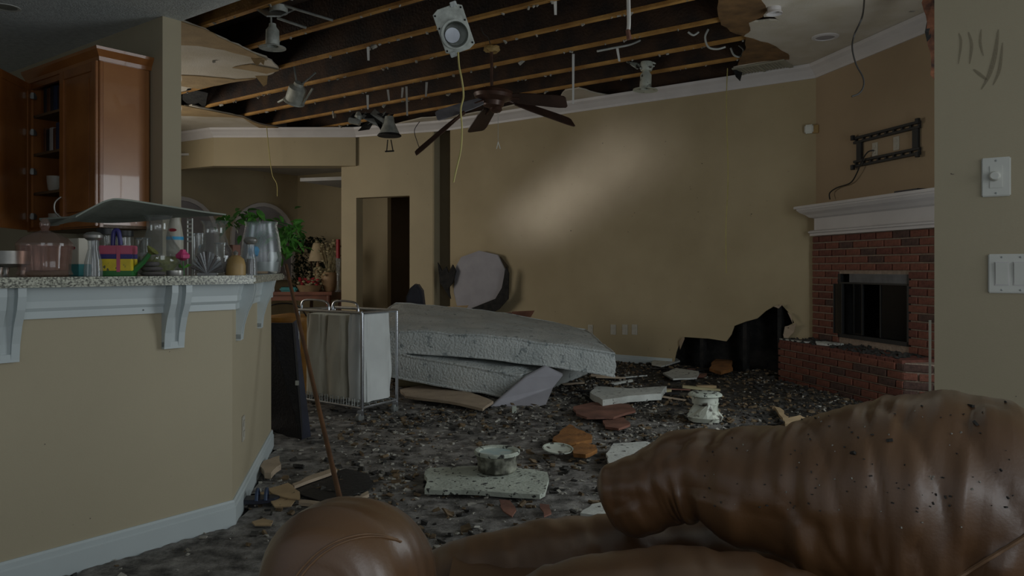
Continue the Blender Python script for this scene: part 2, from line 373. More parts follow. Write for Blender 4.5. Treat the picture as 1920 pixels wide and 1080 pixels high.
# burnt upper wall framing above the ceiling line, and the house's outer walls
wallseg('wall_upper_back', BWL + D1 * 3, F0 + N2 * .2, CEIL + .017, CEIL + .30, D2 * .05, M['joist_char'])
wallseg('wall_upper_fireplace', F0, FE, CEIL + .017, CEIL + .30, -FN * .05, M['joist_char'])
for nm, p_, q_, th_ in (('wall_outer_back', (-9, 14.9), (6, 14.9), (0, .1, 0)), ('wall_outer_right', (6, 0), (6, 15), (.1, 0, 0)), ('wall_outer_left', (-9, 4), (-9, 15), (-.1, 0, 0))): wallseg(nm, p_, q_, 0, 3.5, V(th_), M['wall'])
NE = hit(1752, 503, K, D2); NE.z = 0
wall_right = wallseg('wall_right', NE, NE + N2 * 5, 0, KCEIL, D2 * .13, M['wall_clean'], 'near tan wall carrying the switch plates')
wallseg('wall_right_upper', NE, NE + N2 * 5, KCEIL, CEIL + .5, D2 * .13, M['wall_clean'], 'wall above the kitchen ceiling line')
wallseg('wall_kitchen', K, K + D1 * 4, 0, KCEIL, D2 * .13, M['wall_clean'], 'kitchen wall ending in a column beside the bar')
wallseg('wall_header_kitchen', K + D1 * 4 + D2 * .02, NE + N2 * .1 + D2 * .02, KCEIL + .02, CEIL + .3, D2 * .11, M['drywall'], 'header over the wide opening')
# corner bead strip at the near wall's free edge
s = MB(); s.box((0, 0, .47), (.006, .01, .94)); s.build('corner_bead', M['vent'], wall_right, loc=(NE.x - .012, NE.y + .003, 0), rot=(0, 0, ROT_N))
# kitchen ceiling
kc = MB(); kp = K + D2 * .13
kc.poly([tuple(kp + D1 * 5)[:2] + (KCEIL,), tuple(kp - D1 * 10)[:2] + (KCEIL,), tuple(kp - D1 * 6 - D2 * 5.2)[:2] + (KCEIL,), tuple(kp + D1 * 5 - D2 * 5.2)[:2] + (KCEIL,)], (0, 0, .02))
struct(kc.build('ceiling_kitchen', M['ceil']), 'low textured kitchen ceiling')
# walls round the kitchen behind the camera (with openings where the daylight enters)
wallseg('wall_left', K + D1 * 3.4, K + D1 * 3.4 - D2 * 8, 0, KCEIL, D1 * .1, M['wall_clean'], 'left kitchen wall')
# living room side walls
wallseg('wall_living_right', FE, NE + N2 * 1.2 + D2 * .13, 0, CEIL, V((.1, .02, 0)), M['wall'], 'living room wall behind the near wall')
# passage wall with a doorway
def lw(px): p = hit(px, 503, LW0, V((.6, 1.39, 0))); p.z = 0; return p
LN = V((-.6, -1.39, 0)).normalized(); da, db = lw(668), lw(768); DOORH = 2.10
pw = MB()
pw.poly([LW0, LW1, LW1 + V((0, 0, CEIL)), LW0 + V((0, 0, CEIL))], -LN * .16, [[da + V((0, 0, .003)), db + V((0, 0, .003)), db + V((0, 0, DOORH)), da + V((0, 0, DOORH))]])
struct(pw.build('wall_passage', M['wall']), 'tan wall with the dark open doorway')
wallseg('wall_niche', LW1, LW1 + V((.05, .28, 0)), 0, CEIL, V((-.02, 0, 0)), M['wall'])
wallseg('wall_niche_back', LW1 + V((.05, .27, 0)), BWL + V((.0, .40, 0)), 0, CEIL, V((0, .02, 0)), M['wall'])
hb = (da + db) / 2 - LN * 2.6
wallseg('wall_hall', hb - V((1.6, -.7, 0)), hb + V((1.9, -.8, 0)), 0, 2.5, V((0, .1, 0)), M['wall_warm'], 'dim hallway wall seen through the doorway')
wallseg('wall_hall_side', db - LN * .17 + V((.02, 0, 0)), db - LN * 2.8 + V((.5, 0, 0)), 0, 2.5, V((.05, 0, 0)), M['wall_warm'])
s = MB(); s.poly([(da - LN * .1 - V((1, -.5, -2.4))), (db - LN * .1 + V((1.2, 0, 2.4))), (db - LN * 3 + V((1.2, 0, 2.4))), (da - LN * 3 - V((1, -.5, -2.4)))], (0, 0, .05)); struct(s.build('ceiling_hall', M['drywall']))
# header over the dining nook and the nook
h0 = P(401, HY, 10.95); h1 = P(667, HY, 10.93); hl = P(340, HY, 11.32); hl2 = hl + (hl - h0) * 3
for p in (h0, h1, hl, hl2): p.z = 0
HB = 2.55
hd = MB(); hd.poly([tuple(p)[:2] + (HB,) for p in (hl2, h0, h1, LW0 + V((.2, .2, 0)), P(401, HY, 11.12), P(340, HY, 11.5), hl2 + V((0, .2, 0)))], (0, 0, CEIL - HB))
struct(hd.build('wall_header', M['wall']), 'tan header beam over the dining nook')
n0 = P(558, HY, 13.7); n1 = P(660, HY, 13.02); n2_ = P(430, HY, 12.65); n3 = n2_ + (n2_ - n0) * 1.6
for p in (n0, n1, n2_, n3): p.z = 0
wallseg('wall_nook_left', n3, n0, 0, 2.74, V((-.05, .05, 0)), M['wall'], 'dining nook wall behind the plants')
wallseg('wall_nook_right', n0, n1 + (n1 - n0) * .6, 0, 2.74, V((.05, .05, 0)), M['wall'], 'dining nook side wall')
s = MB(); s.poly([(-9, 11.2, 2.74), (-2.2, 11.25, 2.74), (-1.8, 14.5, 2.74), (-9, 14.5, 2.74)], (0, 0, .03)); struct(s.build('ceiling_nook', M['drywall']))
# arched blocked windows in the nook
wd = (n0 - n3).normalized(); wn = V((wd.y, -wd.x, 0))
for i, px in enumerate((492, 338)):
    c = hit(px, 503, n0, V((wn.x, wn.y))); c.z = 0
    R_ = .62; zc = 2.21 - R_ + .0
    out = [(-R_, 0, .9), (R_, 0, .9)] + [(R_ * math.cos(a), 0, zc + R_ * math.sin(a)) for a in [math.pi * k / 16 for k in range(17)]]
    inn = [(x * .9, y, (z - zc) * .9 + zc if z > .95 else .96) for x, y, z in out]
    w = bpy.data.objects.new('window_%d' % (i + 1), None); COL.objects.link(w); w.location = c + wn * .01; w.rotation_euler = (0, 0, math.atan2(wd.y, wd.x)); struct(w, 'arched window with a grey blind in the dining nook')
    s = MB(); s.poly(out, (0, -.05, 0), [inn]); s.build('window_frame', M['white_warm'], w)
    s = MB(); s.poly(inn, (0, -.015, 0)); s.build('pane', M['window_grey'], w)

# living room ceiling: drywall sheet with the great ragged hole
def cp(px, py): return G(px, py, CEIL) if py < HY else None
hole_px = [(330, 36), (352, 44), (385, 56), (425, 76), (455, 90), (485, 103), (500, 108), (512, 118), (523, 130), (512, 138), (480, 146), (440, 152), (400, 160), (370, 164), (352, 166),
           (334, 176), (334, 200), (360, 198), (385, 204), (420, 212), (455, 219), (485, 232), (530, 241), (580, 246), (622, 247), (640, 240), (655, 245), (690, 236), (740, 234), (790, 222), (850, 218), (920, 208), (985, 192),
           (1040, 182), (1052, 186), (1060, 170), (1085, 166), (1120, 176), (1160, 181), (1200, 176), (1228, 172), (1236, 165), (1262, 166), (1285, 160), (1290, 172), (1297, 174), (1312, 161), (1345, 157), (1392, 146), (1386, 136),
           (1375, 128), (1432, 113), (1478, 109), (1474, 100), (1440, 82), (1394, 68), (1393, 64), (1404, 57), (1402, 41), (1462, 39), (1452, 32), (1432, 32), (1436, 20), (1421, 0)]
hole3 = [cp(*p) for p in hole_px]
tail = [cp(1380, -120), cp(1250, -230)]
q = kp - D1 * 2.6 + D2 * .35; q2 = kp - D1 * .6 + D2 * .35
hole3 = jag(hole3, 3, .018, 5, False) + tail + [V((q.x, q.y, CEIL)), V((q2.x, q2.y, CEIL))]
q3 = hole3[0]
outer = [kp + D1 * 4.5, kp - D1 * 5.2, FE + V((.5, 0, 0)), F0 + V((.6, .6, 0)), BWL + V((.5, .8, 0)), V((-2.0, 11.6, 0)), V((-9, 12.5, 0))]
outer = [V((p.x, p.y, CEIL)) for p in outer]
cs = MB(); cs.poly(outer, (0, 0, .016), [hole3]); ceiling = struct(cs.build('ceiling', M['ceil2']), 'collapsed living room ceiling with a ragged hole showing the joists')
for k in range(9):
    p = 2.98 + .605 * k
    if p > 7.7: continue
    s = MB(); s.span((-9.6, -.022, 0), (1.75, .022, .25))
    c = D2 * p; jo = s.build('joist', M['joist_char'] if k > 1 else M['joist'], ceiling, loc=(c.x, c.y, CEIL + .022), rot=(0, 0, ROT_N))
    s = MB(); s.span((-9.6, -.024, -.004), (1.75, .024, .022)); s.build('nailing_edge', M['joist_edge'], jo)
s = MB(); s.span((-10.5, 2.6, 0), (3.5, 9.2, .03)); s.build('floor_deck', M['deck'], ceiling, loc=(0, 0, CEIL + .272), rot=(0, 0, ROT_N))
# brown paper flaps, peeled layers and hanging scraps
def flap(pts, m, dz=0, name='torn_flap', droop=0, th=.008):
    q = [cp(*p) for p in pts]; c = sum(q, V()) / len(q); q = jag(q, 3, .012, len(pts))
    q = [p + V((0, 0, dz)) for p in q]; s = MB(); s.poly(q, (0, 0, th))
    return s.build(name, m, ceiling)
flap([(1346, -8), (1424, -8), (1438, 19), (1430, 31), (1404, 42), (1407, 57), (1395, 67), (1380, 63), (1352, 46), (1346, 25)], M['flap'], -.004)
flap([(1399, 70), (1440, 80), (1478, 101), (1480, 111), (1431, 114), (1383, 122), (1391, 104), (1399, 88)], M['flap'], -.004)
flap([(340, 39), (385, 54), (425, 75), (480, 101), (500, 112), (480, 108), (420, 92), (370, 84), (340, 83)], M['paper'], -.01, 'peeled_layer')
flap([(340, 140), (380, 142), (440, 148), (480, 146), (430, 154), (372, 165), (340, 160)], M['paper'], -.01, 'peeled_layer')
flap([(340, 196), (380, 204), (440, 216), (460, 220), (400, 218), (340, 216)], M['paper'], -.01, 'peeled_layer')
flap([(455, 219), (485, 231), (530, 240), (580, 245), (620, 247), (645, 238), (648, 243), (622, 254), (580, 252), (530, 247), (485, 238)], M['paper'], -.012, 'peeled_layer')
flap([(436, 125), (470, 119), (523, 130), (500, 136)], M['paper'], -.014, 'peeled_layer')
flap([(342, 172), (365, 172), (390, 178), (384, 206), (372, 196), (356, 200), (342, 190)], M['char'], .02, 'charred_patch')
for pts in ([(478, 142), (502, 140), (500, 158), (494, 162)], [(470, 108), (496, 112), (494, 122), (488, 116), (482, 124), (476, 118)], [(1283, 160), (1300, 158), (1296, 174), (1290, 172)], [(1374, 128), (1392, 136), (1388, 152), (1380, 144)], [(618, 246), (646, 240), (640, 256), (622, 262)]):
    q = []
    for px, py in pts: d = cp(pts[0][0], pts[0][1]).y; q.append(P(px, py, d))
    s = MB(); s.poly(q, (0, .008, 0)); s.build('hanging_scrap', M['paper'] if pts[0][0] != 1374 else M['char'], ceiling)
# burnt insulation hanging at the near end of the living room ceiling
for pts, mm in (([(1733, -8), (1752, -8), (1752, 150), (1744, 140), (1746, 110), (1738, 72), (1736, 30), (1728, 5)], 'insul'), ([(1738, 40), (1747, 45), (1745, 70), (1738, 78), (1734, 60)], 'char')):
    d = 5.2; q = [P(px, py, d) for px, py in pts]; q = jag(q, 3, .02, 8); s = MB(); s.poly(q, (.06, .06, 0)); s.build('hanging_insulation', M[mm], ceiling)
# scraps clinging along the joist edges
rnd = random.Random(3); s = MB()
for k in range(1, 8):
    p = 2.98 + .605 * k
    for i in range(46):
        t = rnd.uniform(-8.6, 1.2); c = D2 * p + N2 * t; sz = rnd.uniform(.006, .02) * (2 if rnd.random() < .12 else 1)
        mx = Matrix.Translation((c.x, c.y + rnd.uniform(-.015, .015), CEIL + .018 - sz * .3)) @ Matrix.Rotation(rnd.uniform(0, 6), 4, (rnd.random(), rnd.random(), .3))
        s.box((0, 0, 0), (sz * rnd.uniform(1, 2.5), sz, sz * .6), mx)
cl = s.build('drywall_scraps', M['pale_stuff'], ceiling); cl['kind'] = 'stuff'

# crown mouldings and baseboards
def crown(name, path, m='white_warm', top=CEIL):
    s = MB(); s.sweep(path, [(0, top - .13), (.012, top - .13), (.018, top - .105), (.055, top - .055), (.085, top - .03), (.095, top - .002), (0, top - .002)])
    return struct(s.build(name, M[m]), 'white crown moulding')
crown('trim_1', [BWL + (LW1 - BWL) * .0, F0, F0 + FF * 2.5])
crown('trim_2', [LW1 + (LW0 - LW1) * .0 - V((0, 0, 0)), BWL])
crown('trim_3', [h1 + (LW0 - LW1) * .05, LW1])
crown('trim_4', [hl2, h0, h1])
def base(name, path, m='white', h=.115):
    s = MB(); s.sweep(path, [(0, 0), (.016, 0), (.016, h * .74), (.011, h * .78), (.011, h * .93), (.006, h), (0, h)]); return struct(s.build(name, M[m]), 'white baseboard')
base('baseboard_back', [hp[0] + D1 * 4.2, hp[0] + D1 * .01])

# bar half wall
HW = 1.035
BN = V((.9813, .1922, 0))
barL = C - D2 * 3.2
bar = MB(); bar.poly([tuple(p)[:2] + (0,) for p in (barL, C, E1, E1 - BN * .15, C - N2 * .15 + V((-.01, .03, 0)), barL - N2 * .15)], (0, 0, HW)); struct(bar.build('wall_bar', M['wall_clean']), 'half wall under the raised bar counter')
base('baseboard_left', [barL, C, E1])
s = MB(); s.sweep([barL, C, E1 - (E1 - C) * .02], [(0, .925), (.014, .925), (.014, .95), (.022, .962), (.022, .985), (.035, HW), (0, HW)]); struct(s.build('trim_5', M['white']), 'white moulding under the bar counter')

# living windows wall (left, hidden by the kitchen wall; the daylight enters here)
wallseg('wall_living_left', V((-6.2, 6.5, 0)), V((-6.2, 12, 0)), 0, CEIL, V((-.1, 0, 0)), M['wall'])

# soot smears on the near wall
def wpt(px, py, off=0): p = hit(px, py, K, D2); return p - D2 * off
for (pts, w) in (([(1798, 62), (1802, 80), (1797, 120)], .012), ([(1816, 60), (1822, 85), (1818, 120)], .014), ([(1840, 55), (1838, 80), (1844, 105)], .012), ([(1872, 55), (1866, 100), (1855, 140), (1840, 168)], .022), ([(1880, 80), (1874, 130), (1862, 160)], .015), ([(1826, 130), (1850, 150)], .02)):
    q = smooth_path([wpt(*p, .0012) for p in pts], 5); s = MB(); n = len(q)
    vs = []
    for i, p in enumerate(q):
        ww = w * (.2 + .8 * math.sin(math.pi * (i + .6) / (n + .2))) / 3.2; vs += [p - N2 * ww, p + N2 * ww]
    s.add(vs, [(2 * i, 2 * i + 1, 2 * i + 3, 2 * i + 2) for i in range(n - 1)]); s.build('soot_smear', M['smear'], wall_right)

# ------------------------------------------------------------------ fireplace
fp = thing('fireplace', 'red brick fireplace with raised brick hearth and white mantel in the corner', 'fireplace', F0, ROT_F)
OX0, OX1, OZ0, OZ1, HT, MZ = .418, 1.349, .47, 1.05, .412, 1.41
HF = -.40
s = MB(); s.span((.03, -.038, .0), (OX0, 0, MZ)).span((OX1, -.038, 0), (2.3, 0, MZ)).span((OX0, -.038, OZ1), (OX1, 0, MZ)).span((OX0, -.038, 0), (OX1, 0, OZ0)); face = s.build('brick_face', M['mortar'], fp)
bcache = {}
def brick(parent, x0, x1, z0, z1, y, rot=0, org=(0, 0), key=None, depth=.05):
    L = round(x1 - x0, 3)
    if L < .03: return
    mt = random.choices(['brick_a', 'brick_b', 'brick_c'], [6, 3, 1])[0]; k = (L, mt, depth, round(z1 - z0, 3))
    if k not in bcache:
        m_ = MB(); m_.box((0, 0, 0), (L, depth, z1 - z0)); me = m_.mesh('brick', .004, seg=1); me.materials.append(M[mt]); bcache[k] = me
    o = bpy.data.objects.new('brick', bcache[k]); COL.objects.link(o); o.parent = parent
    c = V(((x0 + x1) / 2, y + random.uniform(-.002, .002), 0)); R = Matrix.Rotation(rot, 3, 'Z'); c = R @ c + V((org[0], org[1], 0)); o.location = (c.x, c.y, (z0 + z1) / 2); o.rotation_euler = (0, 0, rot)
CH = .0668; g = .013
def courses(parent, spans_fn, za, zb, y, rot=0, org=(0, 0), BL=.205):
    n = int(round((zb - za) / CH))
    hgt = (zb - za) / n
    for i in range(n):
        a, b = za + i * hgt + g / 2, za + (i + 1) * hgt - g / 2; off = 0 if i % 2 else BL / 2
        for (u0, u1) in spans_fn((a + b) / 2):
            x = u0 - off
            while x < u1 - .02:
                s0, s1 = max(x, u0) + (g / 2 if x > u0 else 0), min(x + BL, u1) - (g / 2 if x + BL < u1 else 0)
                brick(parent, s0, s1, a, b, y, rot, org); x += BL
courses(face, lambda z: [(.03, OX0), (OX1, 1.85)] if z < OZ1 else [(.03, 1.85)], HT, MZ, -.035)
# hearth
HE = 1.717; er = ROT_N - ROT_F
s = MB(); s.poly([(0, HF + .02, 0), (HE, HF + .02, 0), (HE + .35 * math.cos(er), HF + .02 + .35 * math.sin(er), 0), (HE + .6, -.02, 0), (0, -.02, 0)], (0, 0, HT - .02)); hearth = s.build('hearth', M['mortar'], fp)
courses(hearth, lambda z: [(0, HE)], .0, HT - .02, HF + .02)
courses(hearth, lambda z: [(0, .34)], .0, HT - .02, .018, er, (HE, HF + .0))
courses(hearth, lambda z: [(0, .38)], .0, HT - .02, .02, -math.pi / 2, (0, -.0))
# hearth top: rowlock bricks
x = 0.0
while x < HE - .05:
    m_ = MB(); k = ('row',)
    if k not in bcache: m_.box((0, 0, 0), (.092, .375, .04)); bcache[k] = m_.mesh('brick', .004, seg=1); bcache[k].materials.append(M['brick_b'])
    o = bpy.data.objects.new('brick', bcache[k]); COL.objects.link(o); o.parent = hearth; o.location = (x + .05, HF + .19, HT - .02); x += .1005
# firebox, frame and glass doors
s = MB(); s.span((OX0, .0, OZ0 - .06), (OX1, .5, OZ0)).span((OX0 - .03, .0, OZ0), (OX0, .5, OZ1)).span((OX1, 0, OZ0), (OX1 + .03, .5, OZ1)).span((OX0, 0, OZ1), (OX1, .5, OZ1 + .03)).span((OX0, .5, OZ0), (OX1, .53, OZ1)); s.build('firebox', M['firebox'], fp)
s = MB(); s.span((OX0 + .16, -.045, OZ1 - .075), (OX1, -.02, OZ1)); s.build('smoke_hood', M['hood'], fp)
s = MB(); s.span((OX0, -.05, OZ0), (OX0 + .04, -.01, OZ1)).span((OX1 - .03, -.05, OZ0), (OX1, -.01, OZ1)).span((OX0, -.05, OZ0), (OX1, -.01, OZ0 + .035)).span((OX0, -.05, OZ1 - .09), (OX1, -.035, OZ1 - .075)); s.build('door_frame', M['black_metal'], fp)
for x0, x1, yy in ((OX0 + .04, OX0 + .17, -.12), (OX0 + .20, OX0 + .33, -.03), (OX0 + .55, OX1 - .03, -.025)):
    s = MB(); s.span((x0, yy, OZ0 + .04), (x1, yy + .006, OZ1 - .09)); d = s.build('glass_door', M['glass_fire'], fp)
    s = MB(); s.span((x0, yy - .006, OZ0 + .04), (x0 + .012, yy + .01, OZ1 - .09)).span((x1 - .012, yy - .006, OZ0 + .04), (x1, yy + .01, OZ1 - .09)); s.build('door_edge', M['black_metal'], d)
s = MB(); s.span((OX0 - .11, -.055, OZ1 - .075), (OX0 + .02, -.04, OZ1 - .055)).span((OX0 - .11, -.055, OZ0 + .03), (OX0 + .02, -.04, OZ0 + .05)); s.build('hinge_bracket', M['black_metal'], fp)
for i in range(3):
    s = MB(); s.tube([(OX0 + .3, .15 + .09 * i, OZ0 + .06), (OX0 + .75, .13 + .1 * i, OZ0 + .07 + .02 * i)], .035, 8); s.build('log', M['char'], fp)
# mantel
mt = MB(); mt.span((0, -.245, 1.668), (2.3, 0, 1.693)); man = mt.build('mantel', M['white_warm'], fp, bevel=.004)
s = MB(); pr = [(-.09, 1.575), (-.13, 1.585), (-.16, 1.61), (-.20, 1.63), (-.225, 1.655), (-.225, 1.668), (0, 1.668), (0, 1.575)]
def mouth(prof, xl):
    s = MB(); n = len(prof); vs = [(xl(y), y, z) for y, z in prof] + [(2.3, y, z) for y, z in prof]
    s.add(vs, [(i, (i + 1) % n, n + (i + 1) % n, n + i) for i in range(n)] + [tuple(range(n)), tuple(range(2 * n - 1, n - 1, -1))]); return s
mouth(pr, lambda y: .17 + y * .66 if y < 0 else .17).build('cove_moulding', M['white_warm'], man)
mouth([(-.085, 1.46), (-.085, 1.576), (0, 1.576), (0, 1.46)], lambda y: .10).build('frieze_board', M['white_warm'], man)
mouth([(-.075, MZ), (-.10, MZ), (-.10, MZ + .022), (-.118, MZ + .03), (-.118, MZ + .042), (-.09, MZ + .055), (0, MZ + .055), (0, MZ)], lambda y: .05).build('bottom_moulding', M['white_warm'], man)
# debris on the hearth
rnd = random.Random(11); s = MB()
for i in range(260):
    x, y = rnd.uniform(.0, 1.6), rnd.uniform(-.38, -.06)
    if x > .35 and rnd.random() < .35: continue
    sz = rnd.uniform(.008, .035); s.box((0, 0, 0), (sz * 1.6, sz, sz * .5), Matrix.Translation((x, y, HT + sz * .2)) @ Matrix.Rotation(rnd.uniform(0, 6), 4, (rnd.random() * .4, rnd.random() * .4, 1)))
ob = s.build('hearth_rubble', M['dark_stuff'], None, loc=F0, rot=(0, 0, ROT_F)); tag(ob, 'black charred rubble strewn over the brick hearth', 'rubble', kind='stuff')
s = MB(); s.poly([(0, -.39, HT + .002), (.36, -.36, HT + .002), (.37, -.30, HT + .002), (.25, -.32, HT + .002), (.02, -.35, HT + .002)], (0, 0, .012))
tag(recenter(s.build('plaster_strip', M['slab2'])), 'pale plaster strip lying on the left end of the brick hearth', 'rubble'); bpy.data.objects['plaster_strip'].matrix_world = Matrix.Translation(F0) @ Matrix.Rotation(ROT_F, 4, 'Z') @ bpy.data.objects['plaster_strip'].matrix_basis
for i, (x, y, l) in enumerate(((.55, -.22, .26), (.62, -.30, .16))):
    s = MB(); s.poly(jag([(-l / 2, -.04, 0), (l / 2, -.03, 0), (l / 2, .03, 0), (-l / 2 + .04, .045, 0)], 3, .01, i + 3), (0, 0, .02)); o = s.build('plaster_chunk', M['slab2']); o.matrix_world = Matrix.Translation(F0) @ Matrix.Rotation(ROT_F, 4, 'Z') @ Matrix.Translation((x, y, HT + .004)) @ Matrix.Rotation(.2, 4, 'Z')
    tag(o, ['longer pale plaster chunk in front of the firebox', 'shorter pale plaster chunk at the front edge of the hearth'][i], 'rubble')
s = MB(); s.span((1.36, -.2, 1.694), (1.62, -.06, 1.712)); o = s.build('flat_box', M['plastic_dark'], loc=F0, rot=(0, 0, ROT_F), bevel=.003); tag(o, 'flat black box lying on the right end of the white mantel', 'box')

# wall fittings on the chimney wall
tv = thing('wall_mount', 'black steel television bracket on the wall above the mantel', 'tv mount', F0 + FF * 1.018 + V((0, 0, 2.0)), ROT_F)
for zz in (.0, .21):
    s = MB(); s.span((-.41, -.03, zz), (.41, -.004, zz + .022)).span((-.41, -.03, zz + .04), (.41, -.004, zz + .062))
    for i in range(9): x = -.40 + i * .0985; s.span((x, -.022, zz + .02), (x + .022, -.006, zz + .045))
    s.build('rail', M['black_metal'], tv, bevel=.002, seg=1)
for x in (-.37, .33):
    s = MB(); s.span((x, -.028, .05), (x + .065, -.002, .225)); s.build('upright', M['black_metal'], tv, bevel=.004, seg=1)
for sx in (-1, 1):
    for zz in (-.014, .25): s = MB(); s.box((sx * .405, -.035, zz + .016), (.035, .03, .045)); s.build('end_clip', M['black_metal'], tv, bevel=.004, seg=1)
def outlet(name, label, loc, rz, w=.07, h=.115, group=None):
    t = thing(name, label, 'outlet', loc, rz, group)
    s = MB(); s.span((-w / 2, -.006, -h / 2), (w / 2, 0, h / 2)); s.build('cover_plate', M['plate'], t, bevel=.002)
    for zz in (-.024, .024): s = MB(); s.span((-.016, -.009, zz - .014), (.016, -.005, zz + .014)); s.build('socket', M['plate'], t, bevel=.003)
    return t
p = hit(1641, 280, F0, FN); outlet('wall_outlet', 'white wall outlet with a plugged cord inside the black bracket', p, ROT_F)
p2 = hit(1681, 269, F0, FN); outlet('wall_outlet', 'white blank wall outlet at the right inside the black bracket', p2, ROT_F)
pts = [hit(1641, 282, F0, FN) + FN * .012] + [hit(x, y, F0, FN) + FN * o for x, y, o in ((1636, 286, .05), (1624, 305, .05), (1614, 325, .04), (1600, 343, .03), (1575, 352, .03), (1563, 362, .04), (1565, 374, .05))]
s = MB(); s.tube(smooth_path(pts), .006, 6); tag(recenter(s.build('power_cord', M['black_wire'], smooth=True)), 'black cord hanging from the bracket outlet down to the mantel', 'cord')
p = hit(1519, 243, BW, D2) - D2 * .03; t = thing('motion_sensor', 'small white motion sensor in the corner beside the chimney wall', 'sensor', p, ROT_N)
s = MB(); s.box((0, 0, 0), (.085, .05, .085)); s.build('housing', M['white_clean'], t, bevel=.012); s = MB(); s.box((.06, .005, -.005), (.06, .03, .08)); s.build('bracket', M['amber'], t, bevel=.004)

# outlets low on the back wall
for px, lab in ((1107, 'leftmost low white outlet on the back wall above the mattress tip'), (1150, 'second low white outlet from the left on the back wall'), (1172, 'third low white outlet from the left on the back wall'), (1190, 'rightmost low white outlet on the back wall')):
    outlet('wall_outlet', lab, hit(px, 618, BW, D2), ROT_N, group='outlets on the back wall')

# switches on the near wall
dm = thing('dimmer_switch', 'white wall plate with a round dimmer knob on the near wall', 'switch', wpt(1868, 332), ROT_N)
s = MB(); s.span((-.037, -.007, -.0575), (.037, 0, .0575)); s.build('cover_plate', M['white_clean'], dm, bevel=.003)
s = MB(); s.span((-.0165, -.009, -.033), (.0165, -.006, .033)); s.build('insert', M['white_clean'], dm, bevel=.001)
s = MB(); s.lathe([(.0145, 0), (.0145, .008), (.012, .018), (.0105, .02), (0, .02)], 24, mx=Matrix.Translation((-.002, -.008, .002)) @ Matrix.Rotation(math.pi / 2, 4, 'X')); s.build('knob', M['white_clean'], dm, smooth=True)
for zz in (-.048, .048): s = MB(); s.lathe([(.003, 0), (.003, .001), (0, .0015)], 10, mx=Matrix.Translation((0, -.007, zz)) @ Matrix.Rotation(math.pi / 2, 4, 'X')); s.build('screw', M['steel'], dm)
sw = thing('light_switch', 'white three-gang rocker switch plate below the dimmer on the near wall', 'switch', wpt(1914, 513), ROT_N)
s = MB(); s.span((-.081, -.007, -.0575), (.081, 0, .0575)); s.build('cover_plate', M['white_clean'], sw, bevel=.003)
for x in (-.046, 0, .046):
    s = MB(); s.span((x - .0175, -.0085, -.0345), (x + .0175, -.006, .0345)); s.build('switch_bezel', M['white_warm'], sw)
    s = MB(); s.add([(x - .0155, -.0085, -.032), (x + .0155, -.0085, -.032), (x + .0155, -.0085, .032), (x - .0155, -.0085, .032), (x - .0155, -.009, -.032), (x + .0155, -.009, -.032), (x + .0155, -.014, .032), (x - .0155, -.014, .032)], [(0, 1, 2, 3), (4, 7, 6, 5), (0, 4, 5, 1), (1, 5, 6, 2), (2, 6, 7, 3), (3, 7, 4, 0)]); s.build('rocker', M['white_clean'], sw)
    for zz in (-.048, .048): s = MB(); s.lathe([(.003, 0), (.003, .001), (0, .0015)], 10, mx=Matrix.Translation((x, -.007, zz)) @ Matrix.Rotation(math.pi / 2, 4, 'X')); s.build('screw', M['steel'], sw)
# outlet on the angled bar end
be = (E1 - C).normalized(); p = hit(455, 803, C, BN); outlet('wall_outlet', 'white outlet low on the angled end of the bar wall', p, math.atan2(be.y, be.x))

# ------------------------------------------------------------------ bar counter
cq = C + V((.107, -.025, 0)); cL = cq - D2 * 3.0; cE = C + (E1 - C) * .84 + BN * .10
ctr = MB(); inner = [cE - BN * .42, C - N2 * .32 + V((-.03, .1, 0)), cL - N2 * .46]
ctr.poly([tuple(p)[:2] + (HW,) for p in (cL, cq, cE, *inner)], (0, 0, .035)); co = ctr.build('bar_counter', M['granite'], bevel=.008); tag(co, 'speckled granite counter slab on top of the bar wall', 'counter'); recenter(co)
CT = HW + .035
def corbel(pos, rz, label):
    t = thing('corbel', label, 'bracket', pos, rz, 'white corbels under the bar counter')
    pr = [(0, HW), (-.078, HW), (-.078, HW - .03), (-.068, HW - .075), (-.043, HW - .13), (-.026, HW - .19), (-.020, HW - .245), (0, HW - .245)]
    n = len(pr)
    for x0, x1, nm, k in ((-.042, -.016, 'side_block', 1), (.016, .042, 'side_block', 1), (-.016, .016, 'center_panel', .62)):
        q = [(y * k, z if nm == 'side_block' else (z if z > HW - .235 else z + .02)) for y, z in pr]
        s = MB(); s.add([(x0, y, z) for y, z in q] + [(x1, y, z) for y, z in q], [(i, (i + 1) % n, n + (i + 1) % n, n + i) for i in range(n)] + [tuple(range(n)), tuple(range(2 * n - 1, n - 1, -1))]); s.build(nm, M['white'], t)
    s = MB(); s.span((-.042, -.02, HW - .252), (.042, 0, HW - .225)); s.build('foot_block', M['white'], t)
rb = math.atan2(D2.y, D2.x); re = math.atan2(be.y, be.x)
def barpt(px): p = hit(px, 503, C, N2); p.z = 0; return p
corbel(barpt(6), rb, 'white corbel at the left edge under the bar counter'); corbel(barpt(322), rb, 'white corbel under the middle of the bar counter')
corbel(C + be * .14, re, 'white corbel nearest the bar corner on its angled end'); corbel(C + be * .85, re, 'white corbel at the far end of the angled bar end')

# ------------------------------------------------------------------ kitchen cabinets
W0 = K + D1 * .15
cab = thing('wall_cabinet', 'cherry wood wall cabinet with one open bay of shelves on kitchen wall', 'cabinet', (W0.x, W0.y, 0), ROT_N)
